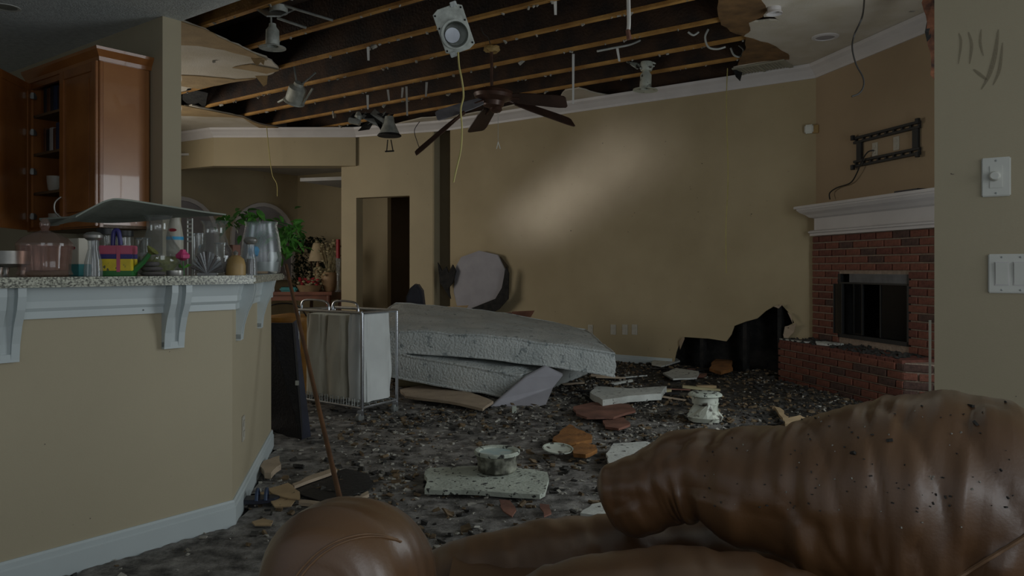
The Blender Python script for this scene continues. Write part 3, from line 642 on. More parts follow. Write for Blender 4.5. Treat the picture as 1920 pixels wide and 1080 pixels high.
# local: x to the right along the wall (negative = left), y into the wall; front at y=-.33
CB, CTp, CD, CW = 1.36, 2.44, -.33, 1.09
s = MB(); s.span((-.018, CD, CB), (0, -.004, CTp)); s.build('side_panel', M['cherry_side'], cab)
s = MB(); s.span((-.02, CD - .004, CB), (.003, CD + .02, CTp)); s.build('front_stile', M['cherry'], cab, bevel=.003)
s = MB(); s.span((-CW, CD, CB), (-CW + .018, -.004, CTp)); s.build('side_panel', M['cherry'], cab)
s = MB(); s.span((-CW, -.012, CB), (0, -.004, CTp)); s.build('back_panel', M['inside'], cab)
s = MB(); s.span((-CW, CD, CB), (0, -.004, CB + .02)).span((-CW, CD, CTp - .02), (0, -.004, CTp)); s.build('top_and_bottom', M['inside'], cab)
s = MB(); s.span((-CW, CD - .002, CTp - .06), (0, CD + .02, CTp)).span((-CW, CD - .002, CB), (0, CD + .02, CB + .03)).span((-CW, CD - .002, CB), (-CW + .05, CD + .02, CTp)).span((-.555, CD - .002, CB), (-.52, CD + .02, CTp)); s.build('face_frame', M['cherry'], cab)
shz = [1.645, 1.925, 2.20]
for z in shz: s = MB(); s.span((-CW + .02, CD + .03, z - .018), (-.02, -.012, z)); s.build('shelf', M['inside'], cab)
s = MB(); s.sweep([(-CW, CD), (0, CD), (0, 0)], [(0, CTp - .02), (.01, CTp - .02), (.014, CTp + .005), (.04, CTp + .045), (.045, CTp + .062), (0, CTp + .062)]); s.build('crown_moulding', M['cherry'], cab)
def panel_door(name, w, h, parent, mx, m='cherry'):
    s = MB(); r = .06
    s.span((0, -.02, 0), (r, 0, h)).span((w - r, -.02, 0), (w, 0, h)).span((r, -.02, 0), (w - r, 0, r)).span((r, -.02, h - r), (w - r, 0, h))
    d = s.build(name, M[m], parent, bevel=.003); d.matrix_local = mx
    s = MB(); s.span((r, -.012, r), (w - r, -.004, h - r)); s.build('door_panel', M[m], d)
    s = MB(); s.span((r + .035, -.017, r + .035), (w - r - .035, -.005, h - r - .035)); s.build('raised_field', M[m], d, bevel=.005)
    return d
d1 = panel_door('door', .515, CTp - CB - .03, cab, Matrix.Translation((-.525, CD - .004, CB + .01)))
s = MB(); s.tube(smooth_path([(.03, -.02, .07), (.012, -.05, .11), (.012, -.05, .17), (.03, -.02, .21)]), .006, 8); s.build('handle', M['pewter'], d1, smooth=True)
hg = V((-CW + .03, CD - .004, CB + .01)); hw = W0 + N2 * hg.x + D2 * hg.y; dd = V((.067, -.42, 0)); ang = math.atan2(dd.y, dd.x) - ROT_N
d2_ = panel_door('door', .50, CTp - CB - .03, cab, Matrix.Translation(hg) @ Matrix.Rotation(ang, 4, 'Z') @ Matrix.Translation((0, .02, 0)))
for z in (.10, .42, .70, .96):
    s = MB(); s.box((.0, 0, z), (.05, .05, .03)).box((.03, .022, z), (.04, .02, .045)); s.build('hinge', M['steel'], d2_, bevel=.003)
def in_cab(x, y, z): return W0 + N2 * x + D2 * y + V((0, 0, z))
rnd = random.Random(21)
cols = {2.20: ['book_a', 'book_b', 'book_a', 'book_d', 'book_a'], 1.925: ['book_b', 'book_a', 'book_c', 'book_b', 'book_d', 'book_b', 'book_a']}
names = {2.20: ['first', 'second', 'third', 'fourth', 'rightmost'], 1.925: ['first', 'second', 'third', 'fourth', 'fifth', 'sixth', 'rightmost']}
for z, cl_ in cols.items():
    x = -.98
    for i, c_ in enumerate(cl_):
        w = rnd.uniform(.045, .06) if z > 2 else rnd.uniform(.04, .055); hh = rnd.uniform(.16, .21); p = in_cab(x + w / 2, -.2, z + .001)
        colr = {'book_a': 'black', 'book_b': 'brown', 'book_c': 'white', 'book_d': 'dark blue'}[c_]
        t = thing('book', '%s %s book from the left on the %s cabinet shelf' % (names[z][i], colr, 'top' if z > 2 else 'middle'), 'book', p, ROT_N, 'books in the open cabinet')
        s = MB(); s.span((-w / 2 + .002, -.07, 0), (w / 2 - .002, .08, hh)); s.build('cover', M[c_], t, bevel=.003)
        s = MB(); s.span((-w / 2 + .006, -.066, .003), (w / 2 - .006, .084, hh - .004)); s.build('pages', M['cream'], t)
        x += w + .004
def mug(p, label, sc=1.0):
    t = thing('mug', label, 'mug', p, ROT_N, 'white mugs in the open cabinet')
    s = MB(); s.lathe([(.028 * sc, 0), (.04 * sc, .02), (.045 * sc, .06 * sc), (.046 * sc, .09 * sc), (.042 * sc, .09 * sc), (.038 * sc, .02), (0, .015)], 24); s.build('body', M['cream'], t, smooth=True)
    s = MB(); s.tube(smooth_path([(.042 * sc, 0, .075 * sc), (.075 * sc, 0, .065 * sc), (.07 * sc, 0, .03 * sc), (.04 * sc, 0, .022 * sc)]), .006, 8); s.build('handle', M['cream'], t, smooth=True)
mug(in_cab(-.90, -.22, 1.646), 'large white mug on the lower cabinet shelf', 1.25); mug(in_cab(-.75, -.20, 1.646), 'smaller white mug to the right on the lower cabinet shelf', 1.0)
mug(in_cab(-.88, -.22, 1.381), 'white mug on the cabinet floor at left', 1.2); mug(in_cab(-.74, -.22, 1.381), 'white mug on the cabinet floor at right', 1.1)
# recessed light in the kitchen ceiling
p = G(12, 14, KCEIL); t = thing('recessed_light', 'round recessed light in the kitchen ceiling corner', 'light', p - V((0, 0, .0)), 0)
s = MB(); s.lathe([(.06, 0), (.075, -.004), (.08, -.002), (.08, 0)], 28, ring=True); s.build('trim_ring', M['white_clean'], t, smooth=True); s = MB(); s.lathe([(0, -.001), (.06, -.001)], 28, open=True); s.build('baffle', M['steel'], t)

# ------------------------------------------------------------------ sofa in the foreground
def lobe(name, parent, path, m='leather', n=40, seg=56, p=3.2, wr=.006, wfreq=5, sup=2.6, stretch=1.0, seed=0, fold=0):
    pts = [V(q[0]) for q in path]; rad = [(q[1], q[2]) for q in path]
    sp = smooth_path(pts, 12); sr = smooth_path([V((a, b, 0)) for a, b in rad], 12); m_ = len(sp)
    s = MB(); vs = []
    for i in range(seg + 1):
        t = -1 + 2 * i / seg; t = math.sin(t * math.pi / 2) * .6 + t * .4
        f = (t + 1) / 2 * (m_ - 1); k = min(int(f), m_ - 2); w = f - k; c = sp[k].lerp(sp[k + 1], w); r = sr[k].lerp(sr[k + 1], w)
        sc = max(0, 1 - abs(t) ** p) ** (1 / p)
        d = (sp[k + 1] - sp[k]).normalized(); side = V((d.y, -d.x, 0)).normalized(); up = side.cross(d) * (1 if side.cross(d).z > 0 else -1)
        for j in range(n):
            a = 2 * math.pi * j / n; ca, sa = math.cos(a), math.sin(a)
            e = 2 / sup; u = math.copysign(abs(ca) ** e, ca) * r.x * sc; v = math.copysign(abs(sa) ** e, sa) * r.y * sc
            q = c + side * u + up * v
            nn = (side * ca + up * sa)
            wv = noise.noise(V((f / m_ * wfreq * 3 + seed, a * .55, seed * 1.7))) + .5 * noise.noise(V((f / m_ * wfreq * 8, a * .8 + seed, 3)))
            q += nn * (wr * wv * sc)
            if fold:
                g1 = f / m_; rd = (1 - abs(noise.noise(V((g1 * 11 + a * .9, a * .5 - g1 * 2 + seed, seed))))) ** 7; r2 = (1 - abs(noise.noise(V((g1 * 19 - a * .5, a * .7 + seed * 2, 4))))) ** 8
                q += nn * (-fold * sc ** 5 * (rd * 1.0 + r2 * .35) * (.3 + max(0, noise.noise(q * 3 + V((seed, 0, 0))) + .35)))
            vs.append(q)
    fs = [(i * n + j, i * n + (j + 1) % n, (i + 1) * n + (j + 1) % n, (i + 1) * n + j) for i in range(seg) for j in range(n)]
    s.add(vs, fs); bmv = s.mesh(name, 0, True); bm = bmesh.new(); bm.from_mesh(bmv); bmesh.ops.remove_doubles(bm, verts=bm.verts, dist=1e-5)
    for e in bm.edges: e.smooth = True
    for f_ in bm.faces: f_.smooth = True
    bm.to_mesh(bmv); bm.free(); bmv.materials.append(M[m]); o = bpy.data.objects.new(name, bmv); COL.objects.link(o); o.parent = parent; return o
SB = V((.35, 1.55, 0))
sofa = thing('sofa', 'brown leather sofa with puffy rolled back in the foreground', 'sofa', SB)
def S(px, py, d): return P(px, py, d) - SB
back = lobe('back_cushion', sofa, [(S(1140, 945, 1.74), .13, .118), (S(1290, 892, 1.68), .13, .098), (S(1480, 915, 1.56), .16, .135), (S(1660, 935, 1.46), .19, .20), (S(1840, 965, 1.38), .20, .215), (S(1995, 1010, 1.34), .20, .20)], wr=.016, wfreq=4, seed=2, fold=.0085, sup=2.3, n=96, seg=190, p=3.6)
front = lobe('lumbar_cushion', sofa, [(S(930, 1215, 1.36), .12, .13), (S(1180, 1170, 1.33), .13, .115), (S(1380, 1178, 1.31), .13, .118), (S(1600, 1235, 1.28), .13, .12)], wr=.008, seed=5)
arm = lobe('arm', sofa, [(S(585, 1150, 1.22), .135, .155), (S(650, 1105, 1.36), .145, .155), (S(720, 1090, 1.62), .14, .15)], wr=.004, seed=8, sup=2.15, p=2.4)
seat = lobe('seat_cushion', sofa, [(S(640, 1180, 1.80), .16, .14), (S(900, 1125, 1.82), .16, .14), (S(1080, 1090, 1.84), .16, .14), (S(1330, 1060, 1.84), .16, .12), (S(1560, 1075, 1.80), .16, .12)], wr=.010, seed=11, fold=.010, n=64, seg=120)
s = MB(); s.box((.28, -.02, .24), (1.65, .62, .40)); s.build('base', M['leather'], sofa, bevel=.06, seg=4)
for x in (-.45, 1.0):
    for y in (-.24, .2): s = MB(); s.lathe([(.022, 0), (.03, .05), (.03, .06)], 14, c=(x, y, 0)); s.build('foot', M['blade'], sofa)
# seam on the arm and along the back, laid on the surface
from mathutils.bvhtree import BVHTree
def on_surface(o, pix):
    bm = bmesh.new(); bm.from_mesh(o.data); t = BVHTree.FromBMesh(bm); out = []; org = V((0, 0, H)) - SB
    for px, py in pix:
        d = (P(px, py, 1) - V((0, 0, H))).normalized(); h, nrm, _, _ = t.ray_cast(org, d)
        if h: out.append(h + nrm * .0012)
    bm.free(); return out
for dx, dy in ((0, 0), (7, 4)):
    pts = on_surface(arm, [(x + dx, y + dy) for x, y in smooth_px([(552, 1085), (575, 1056), (605, 1030), (640, 1012), (680, 1003), (720, 1003), (755, 1012)])]) if False else on_surface(arm, [(p.x + dx, p.y + dy) for p in smooth_path([V((552, 1085, 0)), V((575, 1056, 0)), V((605, 1030, 0)), V((640, 1012, 0)), V((680, 1003, 0)), V((715, 1004, 0)), V((745, 1012, 0))], 5)])
    if len(pts) > 3: s = MB(); s.tube(pts, .0016, 6); s.build('seam', M['seam'], sofa, smooth=True)
pts = on_surface(back, [(p.x, p.y) for p in smooth_path([V((1790, 1085, 0)), V((1830, 1062, 0)), V((1880, 1032, 0)), V((1930, 1000, 0))], 5)])
if len(pts) > 3: s = MB(); s.tube(pts, .0035, 6); s.build('seam', M['seam'], sofa, smooth=True)
# crumbs of debris on the leather
rnd = random.Random(5); s = MB(); pix = [(rnd.uniform(1320, 1900), rnd.uniform(750, 960)) for _ in range(90)] + [(1820, 762), (1668, 826), (1830, 795), (1600, 850)]
hits = on_surface(back, pix)
for i, h in enumerate(hits):
    sz = rnd.uniform(.001, .0028) if i < len(hits) - 4 else .0055
    s.box((0, 0, 0), (sz * 1.8, sz, sz * .8), Matrix.Translation(h + SB) @ Matrix.Rotation(rnd.uniform(0, 6), 4, (rnd.random(), rnd.random(), 1)))
tag(s.build('soot_crumbs', M['dark_stuff']), 'dark soot crumbs sprinkled over the leather sofa back', 'debris', kind='stuff')
s = MB()
for px, py in [(rnd.uniform(1330, 1880), rnd.uniform(760, 1000)) for _ in range(40)]:
    for h in on_surface(back, [(px, py)]): sz = rnd.uniform(.001, .0022); s.box((0, 0, 0), (sz * 1.5, sz, sz), Matrix.Translation(h + SB) @ Matrix.Rotation(rnd.uniform(0, 6), 4, (1, .3, 1)))
tag(s.build('plaster_crumbs', M['pale_stuff']), 'pale plaster crumbs sprinkled over the leather sofa back', 'debris', kind='stuff')

# ------------------------------------------------------------------ ash and rubble on the floor
def sm(a, b, x): t = max(0, min(1, (x - a) / (b - a))); return t * t * (3 - 2 * t)
def hz(x, y):
    pr = .6 * x + .8 * y; w = sm(4.2, 7.0, pr)
    h = .008 + .014 * abs(noise.noise(V((x * 5, y * 5, 0)))) + .012 * abs(noise.noise(V((x * 13, y * 13, 4))))
    h += w * (.02 + .07 * max(0, noise.noise(V((x * 1.6, y * 1.6, 9)))))
    return h
def inroom(x, y):
    p = V((x, y, 0))
    if (p - C).dot(N2) < .02 and (p - C).dot(BN) < .02 and (p - C).dot(be) < 1.46: return False
    if (p - BW).dot(D2) > -.01 and x > BWL.x: return False
    if (p - F0).dot(FN) < .02 and y < F0.y + .3: return False
    if (p - F0).dot(FN) < .42 and -.2 < (p - F0).dot(FF) < 2.4: return False
    if (p - K).dot(D2) < .15 and x > 1.2: return False
    if (p - LW0).dot(LN) < .01 and x < BWL.x: return False
    return True
s = MB(); st = .045; nx, ny = int(7.6 / st), int(8.8 / st); idx = {}
for j in range(ny):
    for i in range(nx):
        x, y = -4.2 + i * st, 2.2 + j * st; idx[i, j] = len(s.v); s.v.append((x, y, hz(x, y)))
for j in range(ny - 1):
    for i in range(nx - 1):
        if inroom(-4.2 + (i + .5) * st, 2.2 + (j + .5) * st): s.f.append((idx[i, j], idx[i + 1, j], idx[i + 1, j + 1], idx[i, j + 1]))
o = s.build('ash_layer', M['ash'], smooth=True); tag(o, 'grey and black ash crust covering the whole floor', 'ash', kind='stuff')
rnd = random.Random(77)
def scatter(name, m, n, smin, smax, wfun, label, flat=.35):
    s = MB(); k = 0; tries = 0
    while k < n and tries < n * 12:
        tries += 1
        x, y = rnd.uniform(-3.2, 3.2), rnd.uniform(2.7, 10.2)
        if not inroom(x, y) or rnd.random() > wfun(x, y): continue
        sz = smin + (smax - smin) * rnd.random() ** 2.5
        mx = Matrix.Translation((x, y, hz(x, y) + sz * .12)) @ Matrix.Rotation(rnd.uniform(0, 6.28), 4, 'Z') @ Matrix.Rotation(rnd.uniform(-.5, .5), 4, 'X') @ Matrix.Rotation(rnd.uniform(-.4, .4), 4, 'Y')
        b = len(s.v); a, c, e = sz * rnd.uniform(.6, 1.2), sz * rnd.uniform(.3, .8), sz * flat * rnd.uniform(.3, 1)
        vs = [V((i * a * rnd.uniform(.5, 1), jj * c * rnd.uniform(.5, 1), kk * e)) for kk in (-.5, .5) for jj in (-.5, .5) for i in (-.5, .5)]
        s.add(vs, [(0, 2, 3, 1), (4, 5, 7, 6), (0, 1, 5, 4), (2, 6, 7, 3), (0, 4, 6, 2), (1, 3, 7, 5)], mx); k += 1
    tag(s.build(name, M[m]), label, 'debris', kind='stuff')
def wmid(x, y):                                   # the debris is thickest in the middle and towards the walls
    p = noise.noise(V((x * .9, y * .9, 2))); pr = .6 * x + .8 * y
    return max(.08, min(1, .45 + p * 1.1 + sm(3, 6, pr) * .4 - (.35 if x < -.2 and 3.2 < y < 5.3 else 0)))
scatter('charred_rubble', 'dark_stuff', 7000, .010, .07, wmid, 'black charred flakes strewn across the floor')
scatter('plaster_rubble', 'pale_stuff', 15000, .005, .042, lambda x, y: wmid(x, y) * (.14 if x > 1.2 else 1), 'pale plaster crumbs strewn across the floor')
scatter('insulation_rubble', 'brown_stuff', 7000, .008, .06, wmid, 'brown insulation scraps strewn across the floor')

def piece(name, pts, z, th, m, label, cat='debris', tilt=None, jn=3, ja=.012, bend=0):
    q = [G(px, py, z + th) for px, py in pts]; c = sum(q, V()) / len(q); c.z = z
    q = jag([p - c for p in q], jn, ja, len(label)); s = MB(); s.poly([V((p.x, p.y, 0)) for p in q], (0, 0, th)); o = s.build(name, M[m], loc=c)
    if tilt: o.rotation_euler = tilt
    return tag(o, label, cat)
piece('drywall_slab', [(797, 882), (806, 877), (900, 873), (1000, 880), (1026, 885), (1022, 922), (1012, 927), (900, 920), (796, 918), (800, 905)], .03, .022, 'slab', 'long pale plaster slab lying on the floor below the ceramic bowl')
piece('drywall_sheet', [(1136, 852), (1150, 832), (1210, 826), (1270, 840), (1240, 868), (1190, 872), (1160, 884), (1142, 870)], .05, .014, 'slab2', 'torn white drywall sheet beside the sofa back', tilt=(0, .03, 0))
piece('drywall_sheet', [(1106, 735), (1118, 724), (1180, 728), (1250, 724), (1240, 738), (1180, 742), (1130, 750)], .06, .05, 'slab2', 'pale plaster strip lying flat behind the reddish scorched sheet')
piece('drywall_sheet', [(1243, 699), (1268, 690), (1290, 693), (1310, 696), (1306, 708), (1262, 710)], .06, .015, 'slab2', 'white drywall scrap on black ash near the burnt wall hole')
piece('drywall_sheet', [(1225, 672), (1262, 664), (1275, 676), (1240, 686), (1222, 682)], .07, .015, 'slab2', 'small white drywall scrap closest to the back wall')
piece('scorched_sheet', [(1075, 762), (1110, 754), (1180, 757), (1192, 770), (1150, 782), (1100, 782), (1080, 775)], .05, .015, 'redbrown', 'reddish brown scorched sheet on the floor right of the mattress')
piece('scorched_sheet', [(1130, 788), (1170, 782), (1182, 795), (1160, 803), (1135, 800)], .03, .015, 'redbrown', 'small reddish scorched sheet in front of the larger one')
piece('foam_scrap', [(1036, 825), (1050, 808), (1068, 795), (1085, 805), (1108, 814), (1110, 824), (1080, 830), (1050, 832)], .04, .022, 'rust', 'larger rust orange foam scrap above the broken plate')
piece('foam_scrap', [(1070, 840), (1090, 830), (1116, 834), (1120, 842), (1098, 852), (1076, 850)], .04, .022, 'rust', 'smaller rust orange foam scrap right of the broken plate')
piece('burnt_board', [(1330, 690), (1338, 676), (1360, 666), (1372, 672), (1374, 690), (1352, 697)], .08, .03, 'rust', 'orange brown board scrap leaning before the burnt wall hole')
piece('foam_scrap', [(1470, 785), (1500, 778), (1520, 788), (1500, 796), (1472, 794)], .05, .03, 'cardboard', 'tan board scrap just behind the sofa back')
piece('foam_scrap', [(1452, 762), (1462, 764), (1478, 782), (1468, 784)], .05, .02, 'cardboard', 'thin tan splinter on the black floor behind the sofa')
piece('pad_scrap', [(750, 730), (790, 722), (880, 735), (925, 752), (905, 766), (840, 752), (760, 742)], .05, .02, 'tan_sheet', 'flattened beige foam pad on the floor under the mattress')
piece('black_sheet', [(545, 908), (610, 892), (648, 878), (692, 890), (700, 908), (668, 925), (636, 938), (600, 939), (560, 925)], .025, .006, 'blackpanel', 'black sheet lying on the floor around the leaning stick')
piece('wood_strip', [(548, 907), (590, 888), (630, 876), (632, 881), (592, 896), (552, 911)], .035, .015, 'tan_sheet', 'pale wood strip along the upper edge of the black sheet')
piece('wood_strip', [(560, 936), (600, 940), (650, 938), (690, 920), (692, 926), (652, 944), (600, 946), (560, 942)], .02, .015, 'tan_sheet', 'curved pale wood strip along the lower edge of the black sheet')
piece('tan_tile', [(488, 874), (494, 864), (524, 854), (527, 870), (508, 887), (496, 886)], .03, .03, 'tan_sheet', 'square tan board beside the angled baseboard')
piece('cardboard_piece', [(502, 918), (540, 910), (562, 922), (562, 932), (540, 930), (510, 924)], .05, .006, 'cardboard', 'upper folded tan cardboard piece beside the black sheet', tilt=(.12, 0, 0))
piece('cardboard_piece', [(488, 926), (510, 924), (554, 936), (545, 945), (515, 946)], .035, .006, 'cardboard', 'lower folded tan cardboard piece beside the black sheet', tilt=(.1, 0, 0))
piece('cardboard_piece', [(492, 972), (512, 976), (508, 984), (478, 984), (472, 978)], .02, .006, 'cardboard', 'small tan cardboard piece beside the sofa arm')
piece('foam_scrap', [(776, 1030), (788, 1020), (806, 1022), (810, 1028), (795, 1032)], .02, .02, 'rust', 'small orange scrap beside the sofa arm')
piece('drywall_sheet', [(1088, 962), (1110, 945), (1136, 940), (1138, 962), (1120, 966)], .03, .012, 'slab2', 'pale drywall scrap tucked against the sofa back corner')
piece('pink_scrap', [(936, 936), (956, 938), (968, 956), (960, 968), (944, 958)], .03, .006, 'redbrown', 'dull pink torn scrap just below the pale plaster slab')
piece('pink_scrap', [(1012, 944), (1030, 946), (1034, 962), (1020, 968)], .03, .006, 'redbrown', 'smaller dull pink scrap right of the other pink one')
rnd = random.Random(31)
for i in range(26):                               # splintered boards and plaster between the mattress and the hearth
    px, py = rnd.uniform(1050, 1330), rnd.uniform(686, 748); L_ = rnd.uniform(.10, .38); w_ = rnd.uniform(.03, .11); c = G(px, py, .05)
    if not inroom(c.x, c.y): continue
    mk_, ck_ = rnd.choice([('slab2', 'white plaster'), ('tan_sheet', 'pale tan'), ('redbrown', 'reddish brown'), ('cardboard', 'ochre'), ('blackpanel', 'black'), ('foam', 'yellowish')])
    q = jag([V((-L_ / 2, -w_ / 2, 0)), V((L_ / 2, -w_ / 2 * rnd.uniform(.4, 1), 0)), V((L_ / 2 * rnd.uniform(.7, 1), w_ / 2, 0)), V((-L_ / 2, w_ / 2 * rnd.uniform(.5, 1), 0))], 3, .015, i)
    s = MB(); s.poly(q, (0, 0, rnd.uniform(.008, .022))); o = s.build('debris_board', M[mk_], loc=(c.x, c.y, hz(c.x, c.y) + .012), rot=(rnd.uniform(-.18, .18), rnd.uniform(-.12, .12), rnd.uniform(-.7, .7)))
    tag(o, '%s %s scrap in the debris pile %s' % (ck_, 'long' if L_ > .25 else 'short', 'near the mattress tip' if px < 1150 else 'midway to the hearth' if px < 1245 else 'close to the burnt wall hole'), 'debris', 'board scraps between mattress and hearth')
# blue shoe by the baseboard
def shoe():
    c = G(474, 941, .03); t = thing('sandal', 'dark blue sandal lying beside the angled baseboard', 'shoe', c, math.radians(12))
    s = MB(); s.poly([(.12 * math.cos(a), .042 * math.sin(a) * (1 + .25 * math.cos(a)), 0) for a in [2 * math.pi * k / 20 for k in range(20)]], (0, 0, .02)); s.build('sole', M['blackface'], t, bevel=.004)
    for x in (.02, .06): s = MB(); s.tube(smooth_path([(x, -.045, .015), (x, -.03, .045), (x, 0, .055), (x, .03, .045), (x, .045, .015)]), .008, 6); s.build('strap', M['book_d'], t, smooth=True)
shoe()
# ceramic bowl on the slab
c = G(932, 884, .053); bowl = thing('planter_bowl', 'fluted pale ceramic bowl sitting on the plaster slab', 'bowl', c); bowl.scale = (1.14, 1.14, 1.1)
s = MB(); s.lathe([(.075, 0), (.085, .01), (.088, .06), (.092, .085), (.07, .08), (.05, .02), (0, .018)], 60, flute=.03, fn=15); s.build('body', M['ceramic_dirty'], bowl, smooth=True)
s = MB(); s.lathe([(.09, .083), (.102, .085), (.104, .097), (.098, .102), (.082, .098), (.078, .088)], 40, ring=True); s.build('rim', M['slab'], bowl, smooth=True)
s = MB(); s.lathe([(.0, .088), (.078, .09)], 30, open=True); s.build('soap_lining', mat('pale_blue_lining', (.36, .50, .50), .4, .1, 30, col2=(.5, .56, .52)), bowl)
# broken plate
c = G(1046, 846, .05); t = thing('broken_plate', 'round pale plate half buried in rubble near the bowl', 'plate', c); t.rotation_euler = (.12, .05, 0)
s = MB(); s.lathe([(0, 0), (.05, 0), (.085, .012), (.087, .016), (.05, .006), (0, .006)], 32); s.build('dish', M['ceramic'], t, smooth=True)
s = MB(); s.lathe([(.081, .012), (.089, .014), (.089, .020), (.081, .018)], 32, ring=True); s.build('rim', M['slab'], t, smooth=True)
# fallen ceiling light
c = G(1322, 788, .04); t = thing('fallen_light', 'fallen white ceiling light with pierced top plate in the black ash', 'light', c)
s = MB(); s.lathe([(0, .195), (.10, .195), (.115, .185), (.118, .175), (.10, .168), (0, .168)], 36); s.build('top_plate', M['slab'], t, smooth=True)
s = MB(); s.lathe([(.088, .12), (.092, .15), (.088, .17)], 30); s.build('collar', M['ceramic'], t, smooth=True)
for k in range(7): a = k * .9; s = MB(); s.lathe([(0, 0), (.012, 0), (.012, .003), (0, .003)], 10, c=(.07 * math.cos(a), .07 * math.sin(a), .195)); s.build('vent_hole', M['char'], t)
s = MB(); n = 22; prof = [(.105, 0), (.115, .03), (.10, .07), (.082, .12)]; s.lathe(prof, n)
s.v = [tuple(V(v) + V((noise.noise(V(v) * 22), noise.noise(V(v) * 22 + V((5, 0, 0))), 0)) * .035) for v in s.v]; s.build('crumpled_housing', M['ceramic'], t)
for px, py in ((964, 773),):
    c = G(px, py, .05); s = MB(); s.box((0, 0, .02), (.035, .03, .05)); tag(s.build('plaster_cube', M['slab'], loc=c, bevel=.004), 'small white block below the fallen pale board', 'debris')

# ------------------------------------------------------------------ mattresses
def grid_slab(name, c4, th, m, label, cat, puff=.02, wr=.012, nu=48, nv=26, seed=0, droop=None):
    A, B, Cc, Dd = [V(p) for p in c4]; vs = []; fs = []
    base = V(((A.x + B.x + Cc.x + Dd.x) / 4, (A.y + B.y + Cc.y + Dd.y) / 4, 0))
    for side in (0, 1):
        for j in range(nv + 1):
            for i in range(nu + 1):
                u, v = i / nu, j / nv; p = A.lerp(B, u).lerp(Dd.lerp(Cc, u), v)
                e = min(u, 1 - u) * 12; e2 = min(v, 1 - v) * 8; f = (min(1, e) * min(1, e2)) ** .5
                z = puff * f + wr * noise.noise(V((u * 9 + seed, v * 6, seed)))
                if droop: z += droop(u, v)
                p = p + V((0, 0, z if side == 0 else -th + (droop(u, v) if droop else 0) - puff * .3 * f + wr * .7 * noise.noise(V((u * 7, v * 5 + seed, 7)))))
                vs.append(p - base)
    W = nu + 1; T = W * (nv + 1)
    for j in range(nv):
        for i in range(nu): a = j * W + i; fs += [(a, a + 1, a + W + 1, a + W), (T + a, T + a + W, T + a + W + 1, T + a + 1)]
    ring = [i for i in range(nu)] + [j * W + nu for j in range(nv)] + [nv * W + i for i in range(nu, 0, -1)] + [j * W for j in range(nv, 0, -1)]
    r = len(ring); mid = []
    cc = V()
    for q in ring:
        top, bot = vs[q], vs[T + q]; mid.append(len(vs)); ctr = (top + bot) / 2; o_ = V((ctr.x, ctr.y, 0)).normalized() * .018; vs.append(ctr + o_)
    for k in range(r):
        a, b = ring[k], ring[(k + 1) % r]; c, d = mid[k], mid[(k + 1) % r]; fs += [(a, c, d, b), (c, T + a, T + b, d)]
    t = thing(name, label, cat, base)
    s = MB(); s.add(vs, fs); o = s.build('ticking', M[m], t, smooth=True)
    for off in (0, T):
        s = MB(); s.tube([vs[q + off] for q in ring[::2]] + [vs[ring[0] + off]], .011, 6); s.build('piping', M[m], t, smooth=True)
    return t
grid_slab('mattress', [P(672, 652, 6.75), P(975, 704, 6.35), P(1100, 662, 7.6), P(715, 622, 8.1)], .20, 'mattress', 'lower grey quilted mattress sagging to the rubble', 'mattress', seed=3, wr=.02)
grid_slab('mattress', [P(668, 619, 6.7), P(1152, 664, 6.38), P(1098, 619, 7.75), P(742, 569, 8.1)], .185, 'mattress', 'upper grey quilted mattress lying askew on the lower one', 'mattress', seed=6, wr=.018, droop=lambda u, v: .05 * math.sin(u * 3.1))
# fallen board leaning against the mattress
q = [P(910, 772, 6.02), P(938, 748, 6.1), P(985, 708, 6.3), P(1022, 688, 6.42), P(1056, 704, 6.42), P(1038, 726, 6.3), P(1018, 773, 6.02)]
s = MB(); s.poly(q, V((0, .035, .012))); o = recenter(s.build('fallen_board', M['board'], bevel=.004)); tag(o, 'grey wing-shaped panel leaning against the mattresses', 'panel')
# rolled foam under the mattress
s = MB(); pa, pb = G(735, 738, .0), G(850, 742, .0); s.tube(smooth_path([pa + V((0, .2, .13)), pa.lerp(pb, .5) + V((0, .25, .12)), pb + V((0, .3, .08))], 6), [.03] + [.10] * 11 + [.02], 14); tag(recenter(s.build('foam_roll', M['foam'], smooth=True)), 'rolled beige foam pad under the mattress behind the cart', 'foam')

# ------------------------------------------------------------------ laundry cart
cA, cB = G(679, 792), G(744, 774); cC = G(560, 770)
ux = (cC - cA); ux.z = 0; vy = (cB - cA); vy.z = 0
cart = thing('laundry_cart', 'chrome laundry sorter cart on casters holding white bags', 'cart', cA)
TZ = .78; X_ = ux.normalized(); LX = ux.length; Y_ = vy
corn = [V((0, 0, 0)), Y_, Y_ + X_ * LX, X_ * LX]
for i, c_ in enumerate(corn):
    s = MB(); s.tube([c_ + V((0, 0, .085)), c_ + V((0, 0, TZ))], .012, 10); s.build('post', M['chrome'], cart, smooth=True)
    w = MB(); ax = Matrix.Translation(c_ + V((-.015, -.01, .035))) @ Matrix.Rotation(math.pi / 2, 4, 'Y') @ Matrix.Rotation(.4, 4, 'X'); w.lathe([(.012, -.016), (.034, -.014), (.037, 0), (.034, .014), (.012, .016)], 20, mx=ax); cst = w.build('caster', M['steel'], cart, smooth=True)
    s = MB(); s.box(tuple(c_ + V((-.01, -.005, .07))), (.045, .04, .04)); s.build('fork', M['chrome'], cst, bevel=.006)
for a, b in ((0, 1), (1, 2), (2, 3), (3, 0)):
    for z, r in ((.10, .009), (TZ, .012)):
        s = MB(); s.tube([corn[a] + V((0, 0, z)), corn[b] + V((0, 0, z))], r, 8); s.build('rail', M['chrome'], cart, smooth=True)
s = MB()
for k in range(1, 12): f = k / 12; s.tube([X_ * LX * f + V((0, 0, .11)), X_ * LX * f + Y_ + V((0, 0, .11))], .004, 5)
